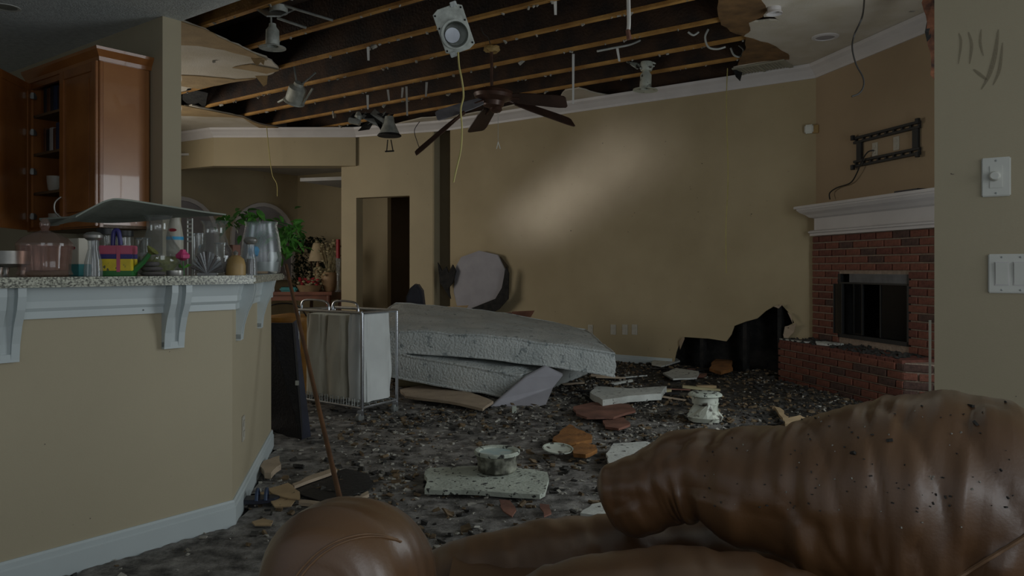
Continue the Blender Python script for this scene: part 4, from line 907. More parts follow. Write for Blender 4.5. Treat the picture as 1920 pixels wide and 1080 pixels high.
for k in range(1, 5): f = k / 5; s.tube([Y_ * f + V((0, 0, .116)), Y_ * f + X_ * LX + V((0, 0, .116))], .004, 5)
s.build('wire_shelf', M['steel'], cart)
for k in range(12):
    f = k / 12 + .03; p = X_ * LX * f; s = MB(); s.tube([p + V((0, 0, .10)), p + V((0, 0, .16)), p + X_ * .026 + V((0, 0, .16)), p + X_ * .026 + V((0, 0, .10))], .004, 5); s.build('wire_loop', M['steel'], cart)
for f0, f1 in ((.05, .45), (.5, .95)):
    s = MB(); s.tube(smooth_path([X_ * LX * f0 + V((0, 0, TZ)), X_ * LX * (f0 + .05) + V((0, 0, TZ + .07)), X_ * LX * (f1 - .05) + V((0, 0, TZ + .075)), X_ * LX * f1 + V((0, 0, TZ))], 6), .008, 8); s.build('handle', M['chrome'], cart, smooth=True)
def bag(f0, f1, y0, y1, top, bot, m, label, seed):
    vs = []; n = 48; rows = 16; s = MB()
    for j in range(rows + 1):
        v = j / rows; z = top + (bot - top) * v; bul = 1 + .10 * math.sin(v * 2.6) ; 
        for i in range(n):
            a = 2 * math.pi * i / n; ca, sa = math.cos(a), math.sin(a); e = .5
            x = (f0 + f1) / 2 + (f1 - f0) / 2 * math.copysign(abs(ca) ** e, ca) * bul; y = (y0 + y1) / 2 + (y1 - y0) / 2 * math.copysign(abs(sa) ** e, sa) * bul
            p = X_ * LX * x + Y_ * y + V((0, 0, z)); nn = (X_ * ca + Y_.normalized() * sa)
            p += nn * (.02 * noise.noise(V((a * 2.5 + seed, v * 1.2, seed))) + .006 * math.sin(a * 6 + seed + v * 3) * (.2 + v) + .012 * noise.noise(V((a * 5, v * 4, seed))))
            vs.append(p)
    fs = [(j * n + i, j * n + (i + 1) % n, (j + 1) * n + (i + 1) % n, (j + 1) * n + i) for j in range(rows) for i in range(n)] + [tuple(range(rows * n, rows * n + n))]
    s.add(vs, fs); o = s.build('laundry_bag', M[m], None, smooth=True, loc=cA); tag(o, label, 'bag', 'bags on the laundry cart'); 
    return o
bag(.02, .30, .12, .90, TZ - .015, .13, 'cloth', 'white cloth bag at the right end of the laundry cart', 1)
bag(.34, .62, .10, .90, TZ - .03, .13, 'cloth_tan', 'creased beige bag in the middle of the laundry cart', 2)
bag(.66, .96, .10, .90, TZ - .03, .13, 'cloth_tan', 'beige bag at the left end of the laundry cart behind the stick', 3)

# black slab leaning at the bar end
q = [G(507, 812), G(566, 830)]; bp = q[1]; t = thing('black_speaker', 'tall black box leaning against the angled end of the bar', 'box', bp, 0)
f_ = [P(505, 606, 5.0) - bp, P(548, 606, 4.95) - bp, P(566, 830, G(566, 830).y) - bp, P(506, 813, G(507, 812).y) - bp]
s = MB(); s.poly(f_, (.0, .05, 0)); s.build('side_board', M['blackpanel'], t, bevel=.004)
f2 = [P(548, 606, 4.95) - bp, P(556, 600, 5.15) - bp, P(584, 824, 5.0) - bp, P(566, 830, G(566, 830).y) - bp]
s = MB(); s.poly(f2, (-.006, .012, 0)); s.build('front_board', M['blackface'], t)
s = MB(); s.box(tuple(P(557, 718, 4.9) - bp), (.022, .012, .03)); s.build('latch', M['steel'], t, bevel=.002)
# leaning stick
s = MB(); s.tube([G(645, 972, .0) + V((0, 0, .01)), P(600, 775, 3.9), P(536, 497, 4.45)], [.0125, .0115, .010], 10); o = s.build('wooden_stick', M['stick'], smooth=True); recenter(o, G(645, 972, 0)); tag(o, 'brown wooden pole leaning against the end of the bar counter', 'stick')

# ------------------------------------------------------------------ things on the bar counter
def cpos(px, inset, end=False):
    n_, d_ = (N2, D2) if not end else (BN, be); q0 = cq - n_ * inset; p = hit(px, 503, q0, n_); p.z = CT + .0006; return p
def sc(px, w, inset, end=False): return w / F * cpos(px, inset, end).y
def lth(t, name, m, prof, n=32, **k): s = MB(); s.lathe(prof, n, **k); return s.build(name, M[m], t, smooth=True)
# pink jar
p = cpos(84, .12); k = p.y / F; t = thing('candy_jar', 'pink pressed-glass candy jar with domed lid on the bar', 'jar', p)
lth(t, 'body', 'glass_pink', [(36 * k, 0), (46 * k, 4 * k), (42 * k, 12 * k), (43 * k, 30 * k), (46 * k, 58 * k), (43 * k, 58 * k), (40 * k, 30 * k), (38 * k, 12 * k), (0, 9 * k)], 48, flute=.025, fn=12)
lid = lth(t, 'lid', 'glass_pink', [(47 * k, 57 * k), (47 * k, 62 * k), (38 * k, 72 * k), (24 * k, 80 * k), (10 * k, 85 * k), (6 * k, 88 * k), (0, 88 * k)], 48)
lth(lid, 'knob', 'glass_pink', [(5 * k, 86 * k), (8 * k, 93 * k), (9 * k, 100 * k), (5 * k, 108 * k), (0, 110 * k)], 20)
# silver dish at the frame's left edge
p = cpos(18, .2); k = p.y / F; t = thing('footed_dish', 'footed pewter dish at the left end of the bar', 'dish', p)
lth(t, 'bowl', 'pewter', [(0, 17 * k), (20 * k, 18 * k), (34 * k, 24 * k), (36 * k, 48 * k), (33 * k, 48 * k), (30 * k, 26 * k), (0, 20 * k)])
for a in (.3, 2.4, 4.5): lth(t, 'foot', 'pewter', [(7 * k, 0), (4 * k, 6 * k), (7 * k, 18 * k)], 12, c=(22 * k * math.cos(a), 22 * k * math.sin(a), 0))
# white box with a red mouth print behind
p = cpos(150, .30); k = p.y / F; t = thing('printed_box', 'white box with red lips print behind the pink jar', 'box', p, ROT_N)
s = MB(); s.span((-20 * k, -12 * k, 22 * k), (20 * k, 12 * k, 70 * k)); s.build('carton', M['cream'], t, bevel=.002)
s = MB(); s.span((-20 * k, -12 * k, 0), (20 * k, 12 * k, 22 * k)); s.build('teal_base', M['teal'], t, bevel=.002)
s = MB(); s.poly([(9 * k * math.cos(a), -12.4 * k, 52 * k + 3 * k * math.sin(a)) for a in [2 * math.pi * i / 14 for i in range(14)]], (0, -.0008, 0)); s.build('lips_print', M['red'], t)
# cruet
def cruet(px, inset, label, h, w, end=False, m='glass_cut'):
    p = cpos(px, inset, end); k = p.y / F; t = thing('glass_shaker', label, 'shaker', p)
    lth(t, 'body', m, [(w * k, 0), (w * k, 14 * k), (w * .92 * k, 22 * k), (w * .95 * k, 26 * k), (w * .55 * k, h * .62 * k), (w * .6 * k, h * .82 * k), (0, h * .82 * k)], 24)
    lth(t, 'metal_cap', 'pewter', [(w * .62 * k, h * .80 * k), (w * 1.0 * k, h * .86 * k), (w * 1.05 * k, h * .92 * k), (w * .7 * k, h * .98 * k), (0, h * k)], 24); return t, k
cruet(175, .08, 'cut-glass sugar shaker with metal cap left of the painted can', 84, 16)
tt, k = cruet(470, .06, 'glass cruet with pewter stopper near the end of the bar', 72, 12); lth(tt, 'filling', 'stone', [(0, 2 * k), (9 * k, 3 * k), (7 * k, 30 * k), (0, 31 * k)], 16)
# painted watering can
p = cpos(222, .10); k = p.y / F; t = thing('watering_can', 'painted tin watering can with pink, navy, yellow and green bands', 'watering can', p, 0.12)
for nm, m, a, b in (('green_band', 'green', 0, 10), ('yellow_band', 'yellow', 10, 32), ('navy_band', 'navy', 32, 41), ('pink_band', 'pink', 41, 57)):
    s = MB(); s.span((-29 * k, -16 * k, a * k), (29 * k, 16 * k, b * k)); s.build(nm, M[m], t, bevel=.0025)
s = MB(); s.span((3 * k, -17.5 * k, 8 * k), (9 * k, -16 * k, 55 * k)); s.build('seam_strip', M['pink'], t)
s = MB(); s.tube([(27 * k, 0, 10 * k), (45 * k, -2 * k, 26 * k), (58 * k, -3 * k, 44 * k)], [6 * k, 4.5 * k, 4 * k], 12); sp_ = s.build('spout', M['green'], t, smooth=True)
mx = Matrix.Translation((58 * k, -3 * k, 44 * k)) @ Matrix.Rotation(.7, 4, 'Y'); s = MB(); s.lathe([(4 * k, -2 * k), (12 * k, 6 * k), (12 * k, 8 * k), (0, 9 * k)], 20, mx=mx); s.build('rose', M['fern'], sp_, smooth=True)
s = MB(); s.tube(smooth_path([(-10 * k, 0, 56 * k), (-8 * k, 0, 82 * k), (0, 0, 84 * k), (4 * k, 0, 58 * k)]), 4 * k, 10); s.build('handle', M['navy'], t, smooth=True)
# tall jars behind the can
for px, lab, h_ in ((200, 'clear storage jar with black lid behind the painted can', 88), (232, 'shorter clear storage jar with black lid behind the painted can', 84)):
    p = cpos(px, .30); k = p.y / F; t = thing('storage_jar', lab, 'jar', p)
    lth(t, 'body', 'glass', [(15 * k, 0), (17 * k, 4 * k), (17 * k, h_ * .85 * k), (14 * k, h_ * .88 * k), (12 * k, h_ * .85 * k), (15 * k, 6 * k), (0, 4 * k)]); lth(t, 'lid', 'black_metal', [(17 * k, h_ * .88 * k), (17 * k, h_ * k), (0, h_ * k)], 28)
# big vases
def vase(px, inset, label, h, w, neck, fill, end=False):
    p = cpos(px, inset, end); k = p.y / F; t = thing('glass_vase', label, 'vase', p)
    pr = [(w * .62, 0), (w * .82, .04 * h), (w * .98, .2 * h), (w, .34 * h), (w * .9, .46 * h), (w * .72, .56 * h), (neck * 1.2, .66 * h), (neck, .74 * h), (neck, .92 * h), (neck * 1.3, h)]
    full = [(r * k, z * k) for r, z in pr] + [((r - 1.6) * k, z * k) for r, z in reversed(pr[1:])] + [(w * .6 * k, .05 * h * k), (0, .045 * h * k)]
    lth(t, 'body', 'glass', full, 36); lth(t, 'filling', fill, [(0, .05 * h * k), (w * .6 * k, .06 * h * k), (w * .9 * k, .22 * h * k), (w * .75 * k, .32 * h * k), (0, .30 * h * k)], 24); return t
vase(296, .18, 'large round-bellied glass vase filled with moss on the bar', 112, 42, 20, 'fern')
vase(402, .15, 'second round glass carafe with pale shells near the end of the bar', 102, 36, 20, 'stone')
# stack of dark stones
for i, lab in enumerate(('bottom dark flat stone of the stack beside the watering can', 'middle dark flat stone of the stack beside the watering can', 'top dark flat stone of the stack beside the watering can')):
    p = cpos(287 - i * 2, .05); k = p.y / F; s = MB(); s.lathe([(0, 0), (20 - 3 * i, 1), (24 - 4 * i, 4), (20 - 3 * i, 8), (0, 9)], 20); s.v = [(x * k, y * k * .7, z * k) for x, y, z in s.v]; tag(s.build('flat_stone', M['stone'], loc=p + V((0, 0, i * 9 * k)), smooth=True), lab, 'stone')
# pink rose and its stems
p = cpos(343, .07); k = p.y / F; t = thing('silk_rose', 'bright pink silk rose standing between the two vases', 'flower', p)
s = MB(); s.tube([(2 * k, 0, 0), (0, 0, 36 * k)], 1.2 * k, 6); s.build('stem', M['green'], t)
for r_, zz in ((11, 36), (8, 39), (5, 43)):
    s = MB(); s.lathe([(2 * k, (zz - 8) * k), (r_ * k, (zz - 3) * k), (r_ * 1.05 * k, (zz + 3) * k), (r_ * .8 * k, (zz + 6) * k), (r_ * .5 * k, zz * k)], 22, flute=.12, fn=5); s.build('petal_ring', M['rose'], t, smooth=True)
for a in (.5, 2.6): s = MB(); s.poly([(0, 0, 14 * k), (8 * k * math.cos(a), 8 * k * math.sin(a), 22 * k), (14 * k * math.cos(a), 14 * k * math.sin(a), 20 * k), (8 * k * math.cos(a + .4), 8 * k * math.sin(a + .4), 15 * k)], (0, 0, .001)); s.build('leaf', M['leaf'], t)
# white bottle with a red mouth print
p = cpos(328, .30); k = p.y / F; t = thing('printed_bottle', 'white ceramic bottle with red lips print behind the large vase', 'bottle', p)
lth(t, 'body', 'cream', [(13 * k, 0), (15 * k, 4 * k), (15 * k, 70 * k), (12 * k, 90 * k), (9 * k, 104 * k), (10 * k, 112 * k), (0, 112 * k)]); s = MB(); s.poly([(2 * k + 8 * k * math.cos(a), -15.3 * k, 92 * k - 8 * k + 3 * k * math.sin(a)) for a in [2 * math.pi * i / 14 for i in range(14)]], (0, -.001, 0)); s.build('lips_print', M['red'], t)
lth(t, 'blue_band', 'blue', [(15.2 * k, 66 * k), (15.2 * k, 72 * k), (14.9 * k, 72 * k), (14.9 * k, 66 * k)], ring=True)
# little white ladder rack
p = cpos(356, .28); k = p.y / F; t = thing('spice_rack', 'small white ladder-shaped rack between the vases', 'rack', p, ROT_N)
for x in (-8, 8): s = MB(); s.span(((x - 1) * k, -1 * k, 0), ((x + 1) * k, 1 * k, 106 * k)); s.build('upright', M['white_clean'], t)
for i in range(6): s = MB(); s.span((-8 * k, -1.5 * k, (62 + i * 8) * k), (8 * k, 1.5 * k, (65 + i * 8) * k)); s.build('rung', M['white_clean'], t)
# shell-shaped cut glass dish
p = cpos(388, .05); k = p.y / F; t = thing('fan_dish', 'cut-glass fan-shaped napkin holder before the second carafe', 'dish', p, rb - math.pi / 2 + .9)
for i in range(13):
    a = math.radians(18 + i * 12); s = MB(); s.tube([(0, 0, 3 * k), (36 * k * math.cos(a) * .8, 0, 3 * k + 42 * k * math.sin(a))], [1.2 * k, 2.6 * k], 8); s.build('rib', M['glass_cut' if i % 3 else 'stone'], t, smooth=True)
s = MB(); s.box((0, 0, 2.5 * k), (34 * k, 16 * k, 5 * k)); s.build('base', M['glass_cut'], t, bevel=.002)
# little tealight
p = cpos(328, .035); k = p.y / F; t = thing('tealight', 'small metal tealight cup at the edge of the bar', 'candle', p); lth(t, 'cup', 'pewter', [(14 * k, 0), (15 * k, 2 * k), (15 * k, 10 * k), (13 * k, 10 * k), (13 * k, 3 * k), (0, 3 * k)]); lth(t, 'wax', 'cream', [(0, 8 * k), (13 * k, 8 * k)], open=True)
# amber bell
p = cpos(442, .07); k = p.y / F; t = thing('wooden_bell', 'amber wooden dome beside the glass cruet', 'ornament', p); lth(t, 'dome', 'amber', [(18 * k, 0), (18 * k, 18 * k), (15 * k, 30 * k), (7 * k, 37 * k), (0, 38 * k)]); lth(t, 'knob', 'pewter', [(3 * k, 37 * k), (5 * k, 43 * k), (0, 47 * k)], 14)
s = MB(); p = cpos(436, .22); k = p.y / F; s.box((0, 0, 28 * k), (26 * k, 18 * k, 56 * k)); tag(s.build('small_carton', M['redbrown'], loc=p, rot=(0, 0, ROT_N), bevel=.003), 'small dull red carton behind the amber dome', 'box')
# big cloudy jug with a blue thing inside
p = cpos(490, .10, True); p.z = CT + .0006; k = p.y / F; t = thing('plastic_jug', 'large cloudy clear jug holding a blue lump at the bar end', 'jug', p)
pr = [(30, 0), (34, 3), (37, 30), (33, 66), (28, 90), (30, 97)]; lth(t, 'body', 'glass_jug', [(r * k, z * k) for r, z in pr] + [((r - 2) * k, z * k) for r, z in reversed(pr[2:])] + [(30 * k, 4 * k), (0, 4 * k)], 40)
lth(t, 'murky_water', 'water', [(0, 5 * k), (29 * k, 5 * k), (32 * k, 22 * k), (0, 22 * k)], 30)
s = MB(); s.lathe([(0, -11 * k), (8 * k, -7 * k), (11 * k, 0), (8 * k, 8 * k), (0, 11 * k)], 16, c=(-10 * k, -14 * k, 42 * k)); s.v = [tuple(V(v) * (1 + .0) + V((0, 0, noise.noise(V(v) * 90) * 5 * k))) for v in s.v]; s.build('blue_lump', M['blue'], t, smooth=True)
# small white figurine lamp at the counter's end
p = C + be * 1.08 + BN * .05; p.z = CT + .0006; k = p.y / F; t = thing('oil_lamp', 'tiny white oil lamp at the very end of the bar', 'lamp', p); lth(t, 'foot', 'cream', [(7 * k, 0), (8 * k, 3 * k), (3 * k, 8 * k), (3 * k, 16 * k), (7 * k, 20 * k), (0, 20 * k)], 18); lth(t, 'shade', 'white_clean', [(5 * k, 20 * k), (9 * k, 30 * k), (7 * k, 40 * k), (6 * k, 40 * k), (8 * k, 30 * k), (4 * k, 21 * k)], 18, ring=True)
# white bowls/jars further back
for px, ins, w, h_, lab in ((268, .33, 14, 70, 'narrow clear glass tumbler behind the large vase'), (372, .34, 13, 78, 'narrow clear glass tumbler behind the second carafe'), (414, .34, 12, 60, 'short clear glass tumbler behind the fan dish')):
    p = cpos(px, ins); k = p.y / F; t = thing('glass_tumbler', lab, 'glass', p); lth(t, 'wall', 'glass', [(w * .8 * k, 0), (w * k, h_ * k), (w * .92 * k, h_ * k), (w * .72 * k, 4 * k), (0, 4 * k)]); lth(t, 'rim', 'glass_cut', [(w * .9 * k, (h_ - 2) * k), (w * 1.03 * k, (h_ - 1) * k), (w * 1.03 * k, h_ * k), (w * .9 * k, h_ * k)], ring=True)
# warped board lying across the vases
vs = []; nu, nv = 40, 10; prof = [(118, 412), (142, 408), (170, 392), (195, 379), (215, 374), (245, 377), (290, 384), (340, 392), (385, 399), (426, 404)]
def pz(px):
    for (a, ya), (b, yb) in zip(prof, prof[1:]):
        if px <= b: w = (px - a) / (b - a); w = w; return ya + (yb - ya) * w
    return prof[-1][1]
s = MB()
for side in (0, 1):
    for j in range(nv + 1):
        for i in range(nu + 1):
            px = 142 + (424 - 142) * i / nu; v = j / nv; q0 = cpos(px, .06); y = pz(px); q = P(px, y, q0.y)
            dp = -N2 * (.30 * v); z = q.z + (1 - abs(i / nu - .25)) * .0 - .075 * v * math.sin(math.pi * min(1, (i / nu) ** .6)) + .004 * v
            vs.append((q.x + dp.x, q.y + dp.y, z + (.006 if side else 0)))
W = nu + 1; T = W * (nv + 1); fs = []
for j in range(nv):
    for i in range(nu): a = j * W + i; fs += [(a, a + 1, a + W + 1, a + W), (T + a, T + a + W, T + a + W + 1, T + a + 1)]
ring = [i for i in range(nu)] + [j * W + nu for j in range(nv)] + [nv * W + i for i in range(nu, 0, -1)] + [j * W for j in range(nv, 0, -1)]
for i in range(len(ring)): a, b = ring[i], ring[(i + 1) % len(ring)]; fs.append((a, b, T + b, T + a))
s.add(vs, fs); o = recenter(s.build('warped_board', M['sheet_under'], smooth=True)); tag(o, 'large warped sheet of board resting on top of the glass jars', 'board')

# pothos behind the bar end
p = P(466, 503, 5.1); t = thing('potted_pothos', 'leafy green pothos plant spilling over behind the clear jug', 'plant', (p.x, p.y, 0))
s = MB(); s.lathe([(.16, 0), (.16, .03), (.03, .05), (.03, .85), (.15, .88), (.15, .9)], 24); s.build('plant_stand', M['table'], t, smooth=True)
lth(t, 'pot', 'vasebrown', [(.09, .9), (.12, 1.06), (.13, 1.1), (.11, 1.1), (.0, 1.07)])
lm = MB(); lm.add([(0, 0, 0), (.018, .02, .006), (.02, .05, 0), (0, .085, -.018), (-.02, .05, 0), (-.018, .02, .006), (0, .03, -.006), (0, .055, -.008)], [(0, 1, 6), (1, 2, 7, 6), (2, 3, 7), (3, 4, 7), (4, 5, 6, 7), (5, 0, 6)]); lme = lm.mesh('leaf', 0, True); lme.materials.append(M['leaf'])
rnd = random.Random(9)
for i in range(125):
    if i < 80: px, py = rnd.gauss(540, 17), rnd.gauss(443, 20)
    else: px, py = rnd.gauss(455, 28), rnd.gauss(408, 11)
    px = min(px, 572); py = min(max(py, 388), 476)
    q = P(px, py, p.y + rnd.uniform(-.18, .2)); o = bpy.data.objects.new('leaf', lme); COL.objects.link(o); o.parent = t; o.location = q - V((p.x, p.y, 0)); sc_ = rnd.uniform(.7, 1.25); o.scale = (sc_, sc_, sc_); o.rotation_euler = (rnd.uniform(-1.0, .2), rnd.uniform(-.6, .6), rnd.uniform(0, 6.28))
s = MB()
for i in range(14):
    e_ = P(rnd.gauss(520, 30), rnd.gauss(430, 18), p.y) - V((p.x, p.y, 0)); s.tube(smooth_path([(0, 0, 1.06), (e_.x * .4, e_.y * .3, max(e_.z, 1.1) + .06), e_], 4), .003, 5)
s.build('stems', M['green'], t)

# ------------------------------------------------------------------ dining nook: table with lamps and flowers
tz = .75
def T_(px, d=11.7, z=0): return V(((px - 960) / F * d, d, z))
tb = thing('dining_table', 'reddish wooden table in the dining nook by the doorway wall', 'table', T_(560, 11.9))
s = MB(); s.span((-.75, -.45, tz - .05), (.62, .5, tz)); s.build('table_top', M['table'], tb, bevel=.008)
s = MB(); s.span((-.7, -.4, tz - .13), (.57, .45, tz - .05)); s.build('apron', M['table'], tb)
for x in (-.68, .55):
    for y in (-.38, .43): s = MB(); s.lathe([(.025, 0), (.035, .3), (.04, tz - .05)], 14, c=(x, y, 0)); s.build('leg', M['table'], tb, smooth=True)
def nlamp(px, d, h, label):
    t = thing('table_lamp', label, 'lamp', T_(px, d, tz)); lth(t, 'base', 'vasebrown', [(.06, 0), (.07, .02), (.03, .06), (.055, .16), (.025, h * .55), (.012, h * .62), (.012, h * .7), (0, h * .7)], 20); lth(t, 'shade', 'shade', [(.15, h * .62), (.07, h), (.065, h), (.145, h * .62)], 26, ring=True)
nlamp(596, 12.0, .74, 'table lamp with flared beige shade on the nook table')
fv = thing('flower_vase', 'clay vase of dried cream flowers on the nook table', 'vase', T_(618, 11.7, tz)); lth(fv, 'vase', 'vasebrown', [(.06, 0), (.08, .02), (.13, .18), (.12, .25), (.09, .29), (.07, .29), (.10, .2), (0, .05)], 24)
rnd = random.Random(4); s = MB(); s2 = MB()
for i in range(60):
    e_ = V((rnd.gauss(-.02, .10), rnd.gauss(0, .08), rnd.uniform(.30, .80) - abs(rnd.gauss(0, .05)))); s2.tube([(0, 0, .2), e_ * .6 + V((0, 0, .1)), e_], .003, 4)
    s.lathe([(0, -.02), (.022, -.008), (.028, .008), (0, .02)], 7, c=tuple(e_))
for i in range(40): s.lathe([(0, -.02), (.02, -.008), (.026, .008), (0, .02)], 7, c=(rnd.gauss(-.16, .06), rnd.gauss(-.02, .05), rnd.uniform(.08, .36)))
s.build('blossoms', M['dried'], fv); s2.build('stems', M['dried'], fv)
cs_ = thing('candlestick', 'dark red candle in a tall glass holder beside the doorway wall', 'candle', T_(634, 11.5, tz)); lth(cs_, 'holder', 'glass_cut', [(.05, 0), (.02, .04), (.025, .3), (.04, .5), (.0, .5)], 16); lth(cs_, 'candle', 'red', [(.03, .5), (.03, .78), (0, .78)], 16)
bk = thing('flower_basket', 'basket of red and cream flowers on the nook table', 'basket', T_(580, 11.6, tz)); lth(bk, 'basket', 'vasebrown', [(.14, 0), (.19, .09), (.2, .1), (.17, .1), (0, .03)], 26)
for col, sd in (('red', 1), ('dried', 2)):
    rnd = random.Random(sd); s = MB()
    for i in range(36): s.lathe([(0, -.02), (.022, -.008), (.028, .008), (0, .02)], 7, c=(rnd.uniform(-.17, .17), rnd.uniform(-.12, .12), rnd.uniform(.1, .2)))
    s.build('red_blossoms' if col == 'red' else 'cream_blossoms', M[col], bk)
p = T_(543, 11.6, tz); t = thing('teal_dish', 'teal oblong dish on the left of the nook table', 'dish', p); s = MB(); s.span((-.13, -.08, 0), (.13, .08, .07)); s.build('dish', M['teal'], t, bevel=.02); s = MB(); s.span((-.11, -.06, .066), (.11, .06, .075)); s.build('contents', M['dark_stuff'], t)
# dark potted tree in the nook
t = thing('potted_tree', 'dark bushy potted tree standing behind the nook table', 'plant', T_(583, 12.85)); lth(t, 'pot', 'vasebrown', [(.16, 0), (.2, .3), (.21, .33), (.18, .33), (0, .28)]); s = MB(); s.tube([(0, 0, .28), (.02, 0, .8), (0, 0, 1.3)], [.03, .025, .01], 8); s.build('trunk', M['stick'], t)
rnd = random.Random(13); s = MB()
for i in range(900):
    a = rnd.uniform(0, 6.28); r_ = .34 * rnd.random() ** .5; z = rnd.uniform(.75, 1.62); q = V((r_ * math.cos(a) * (1.1 - (z - .7) * .5), r_ * math.sin(a), z)); mx = Matrix.Translation(q) @ Matrix.Rotation(rnd.uniform(0, 6), 4, 'Z') @ Matrix.Rotation(rnd.uniform(-1, 1), 4, 'X'); s.add([(0, 0, 0), (.02, .03, .004), (0, .08, -.01), (-.02, .03, .004)], [(0, 1, 2, 3)], mx)
fo = s.build('foliage', M['leaf_dark'], t); fo['kind'] = 'stuff'
# orange bin seen behind the cart
t = thing('storage_bin', 'orange plastic bin standing behind the laundry cart', 'bin', T_(545, 6.6)); s = MB(); s.lathe([(.16, 0), (.19, .62), (.2, .64), (.2, .66), (.17, .66), (.14, .04), (0, .03)], 36); s.build('tub', M['orange'], t, smooth=True); s = MB(); s.lathe([(.19, .66), (.215, .66), (.215, .69), (.17, .7), (0, .72)], 36); s.build('lid', M['orange'], t, smooth=True); s = MB(); s.tube(smooth_path([(-.19, -.02, .6), (-.14, -.14, .78), (.1, -.16, .79), (.19, -.02, .6)], 6), .007, 6); s.build('handle', M['black_metal'], t)

# things round the torn hole behind the mattress
q = [hit(px, py, BW - D2 * .06, D2) for px, py in [(862, 588), (852, 548), (856, 500), (866, 482), (900, 470), (935, 478), (948, 505), (946, 545), (934, 570), (910, 588)]]
s = MB(); s.poly(q, -D2 * .02); tag(recenter(s.build('leaning_board', M['board'], bevel=.004)), 'pale rounded panel leaning on the back wall behind the mattress', 'panel')
for pts, lab in (([(822, 492), (830, 508), (838, 500), (842, 512), (850, 496), (856, 508), (850, 530), (842, 540), (846, 560), (836, 545), (826, 530)], 'ragged black charred scrap left of the pale leaning panel'),
                 ([(950, 500), (955, 512), (954, 560), (936, 580), (925, 586), (900, 582), (885, 578), (915, 566), (930, 560), (942, 540)], 'curved black charred scrap right of the pale leaning panel')):
    q = [hit(px, py, BW - D2 * .12, D2) for px, py in pts]; s = MB(); s.poly(q, -D2 * .015); tag(recenter(s.build('charred_scrap', M['char'])), lab, 'debris')
s = MB(); q = [P(px, py, 8.5) for px, py in [(762, 590), (760, 558), (768, 540), (780, 530), (790, 545), (793, 570), (796, 592)]]; s.poly(q, (.02, .12, 0)); s.v = [tuple(v) for v in s.v]; tag(recenter(s.build('dark_bag', M['plastic_dark'], bevel=.02)), 'dark plastic bag standing behind the upper mattress', 'bag')
for px, d, hgt, m_, lab in ((960, 8.6, .62, 'redbrown', 'brown charred box on the floor behind the mattresses, right of the pale panel'), (835, 8.6, .68, 'cardboard', 'tan charred box on the floor behind the mattresses, left of the pale panel')):
    p = V(((px - 960) / F * d, d, 0)); t = thing('charred_box', lab, 'box', p, ROT_N); s = MB(); s.span((-.16, -.14, 0), (.16, .14, hgt * .9)); s.build('carton', M[m_], t, bevel=.006)
    for sg in (-1, 1): s = MB(); s.poly([(-.16, sg * .14, hgt * .9), (.16, sg * .14, hgt * .9), (.15, sg * .22, hgt), (-.14, sg * .2, hgt * .97)], (0, 0, .005)); s.build('lid_flap', M[m_], t)

# ------------------------------------------------------------------ ceiling fan
fc = P(926, 180, 6.94); fanr = thing('ceiling_fan', 'dark five-blade ceiling fan with drooping blades hanging from the joists', 'fan', fc)
def fl_(px, py, d): return P(px, py, d) - fc
s = MB(); s.tube([fl_(922, 98, 6.94), fl_(922, 168, 6.94)], .014, 10); s.build('downrod', M['fan'], fanr, smooth=True)
s = MB(); s.lathe([(0, 0), (.05, .0), (.075, .02), (.07, .045), (.03, .06), (0, .06)], 18, c=tuple(fl_(923, 98, 6.94))); s.v = [tuple(V(v) + V((noise.noise(V(v) * 30), 0, noise.noise(V(v) * 30 + V((3, 0, 0))))) * .02) for v in s.v]; s.build('ceiling_canopy', M['amber'], fanr)
s = MB(); s.lathe([(0, .07), (.10, .065), (.17, .04), (.185, .01), (.17, -.02), (.10, -.05), (.09, -.09), (.05, -.11), (0, -.11)], 32, mx=Matrix.Rotation(.06, 4, 'Y')); s.build('motor_housing', M['fan'], fanr, smooth=True)
s = MB(); s.lathe([(0, 0), (.05, 0), (.055, -.03), (.03, -.05), (0, -.05)], 20, c=(.02, 0, -.10)); s.build('switch_cup', M['fan'], fanr, smooth=True)
def blade(root, tip, w, m='blade', tw=.2):
    root, tip = V(root), V(tip); d = (tip - root).normalized(); side = V((d.y, -d.x, 0)).normalized(); side = (side + V((0, 0, tw))).normalized(); up = side.cross(d).normalized()
    L = (tip - root).length; pr = [(0, .35), (.08, .42), (.25, .5), (.85, .56), (.97, .5), (1.0, .38)]
    ou = [root + d * L * t + side * w * h for t, h in pr] + [root + d * L * t - side * w * h for t, h in reversed(pr)]
    s = MB(); s.poly(ou, up * .009); b = s.build('blade', M[m], fanr)
    s = MB(); s.tube([root - d * .10, root + d * .08], [.018, .012], 8); s.build('blade_iron', M['fan'], b)
blade(fl_(962, 192, 7.05), fl_(1074, 231, 7.35), .135, tw=-1.0); blade(fl_(958, 184, 6.9), fl_(1062, 192, 6.75), .12, tw=.9)
blade(fl_(905, 190, 6.9), fl_(818, 219, 6.75), .13, 'blade_top', tw=1.0); blade(fl_(918, 204, 7.05), fl_(892, 247, 7.35), .17, tw=.2)
blade(fl_(856, 223, 6.7), fl_(779, 289, 6.5), .05, 'blade', tw=1.2)
s = MB(); s.tube([fl_(934, 200, 6.92), fl_(934, 268, 6.92)], .0022, 5); s.build('pull_chain', M['pale_wire'], fanr)
s = MB(); s.tube([fl_(934, 266, 6.92), fl_(931, 279, 6.92)], .004, 6).tube([fl_(934, 266, 6.92), fl_(938, 279, 6.92)], .004, 6); s.build('chain_pull', M['white_clean'], fanr)

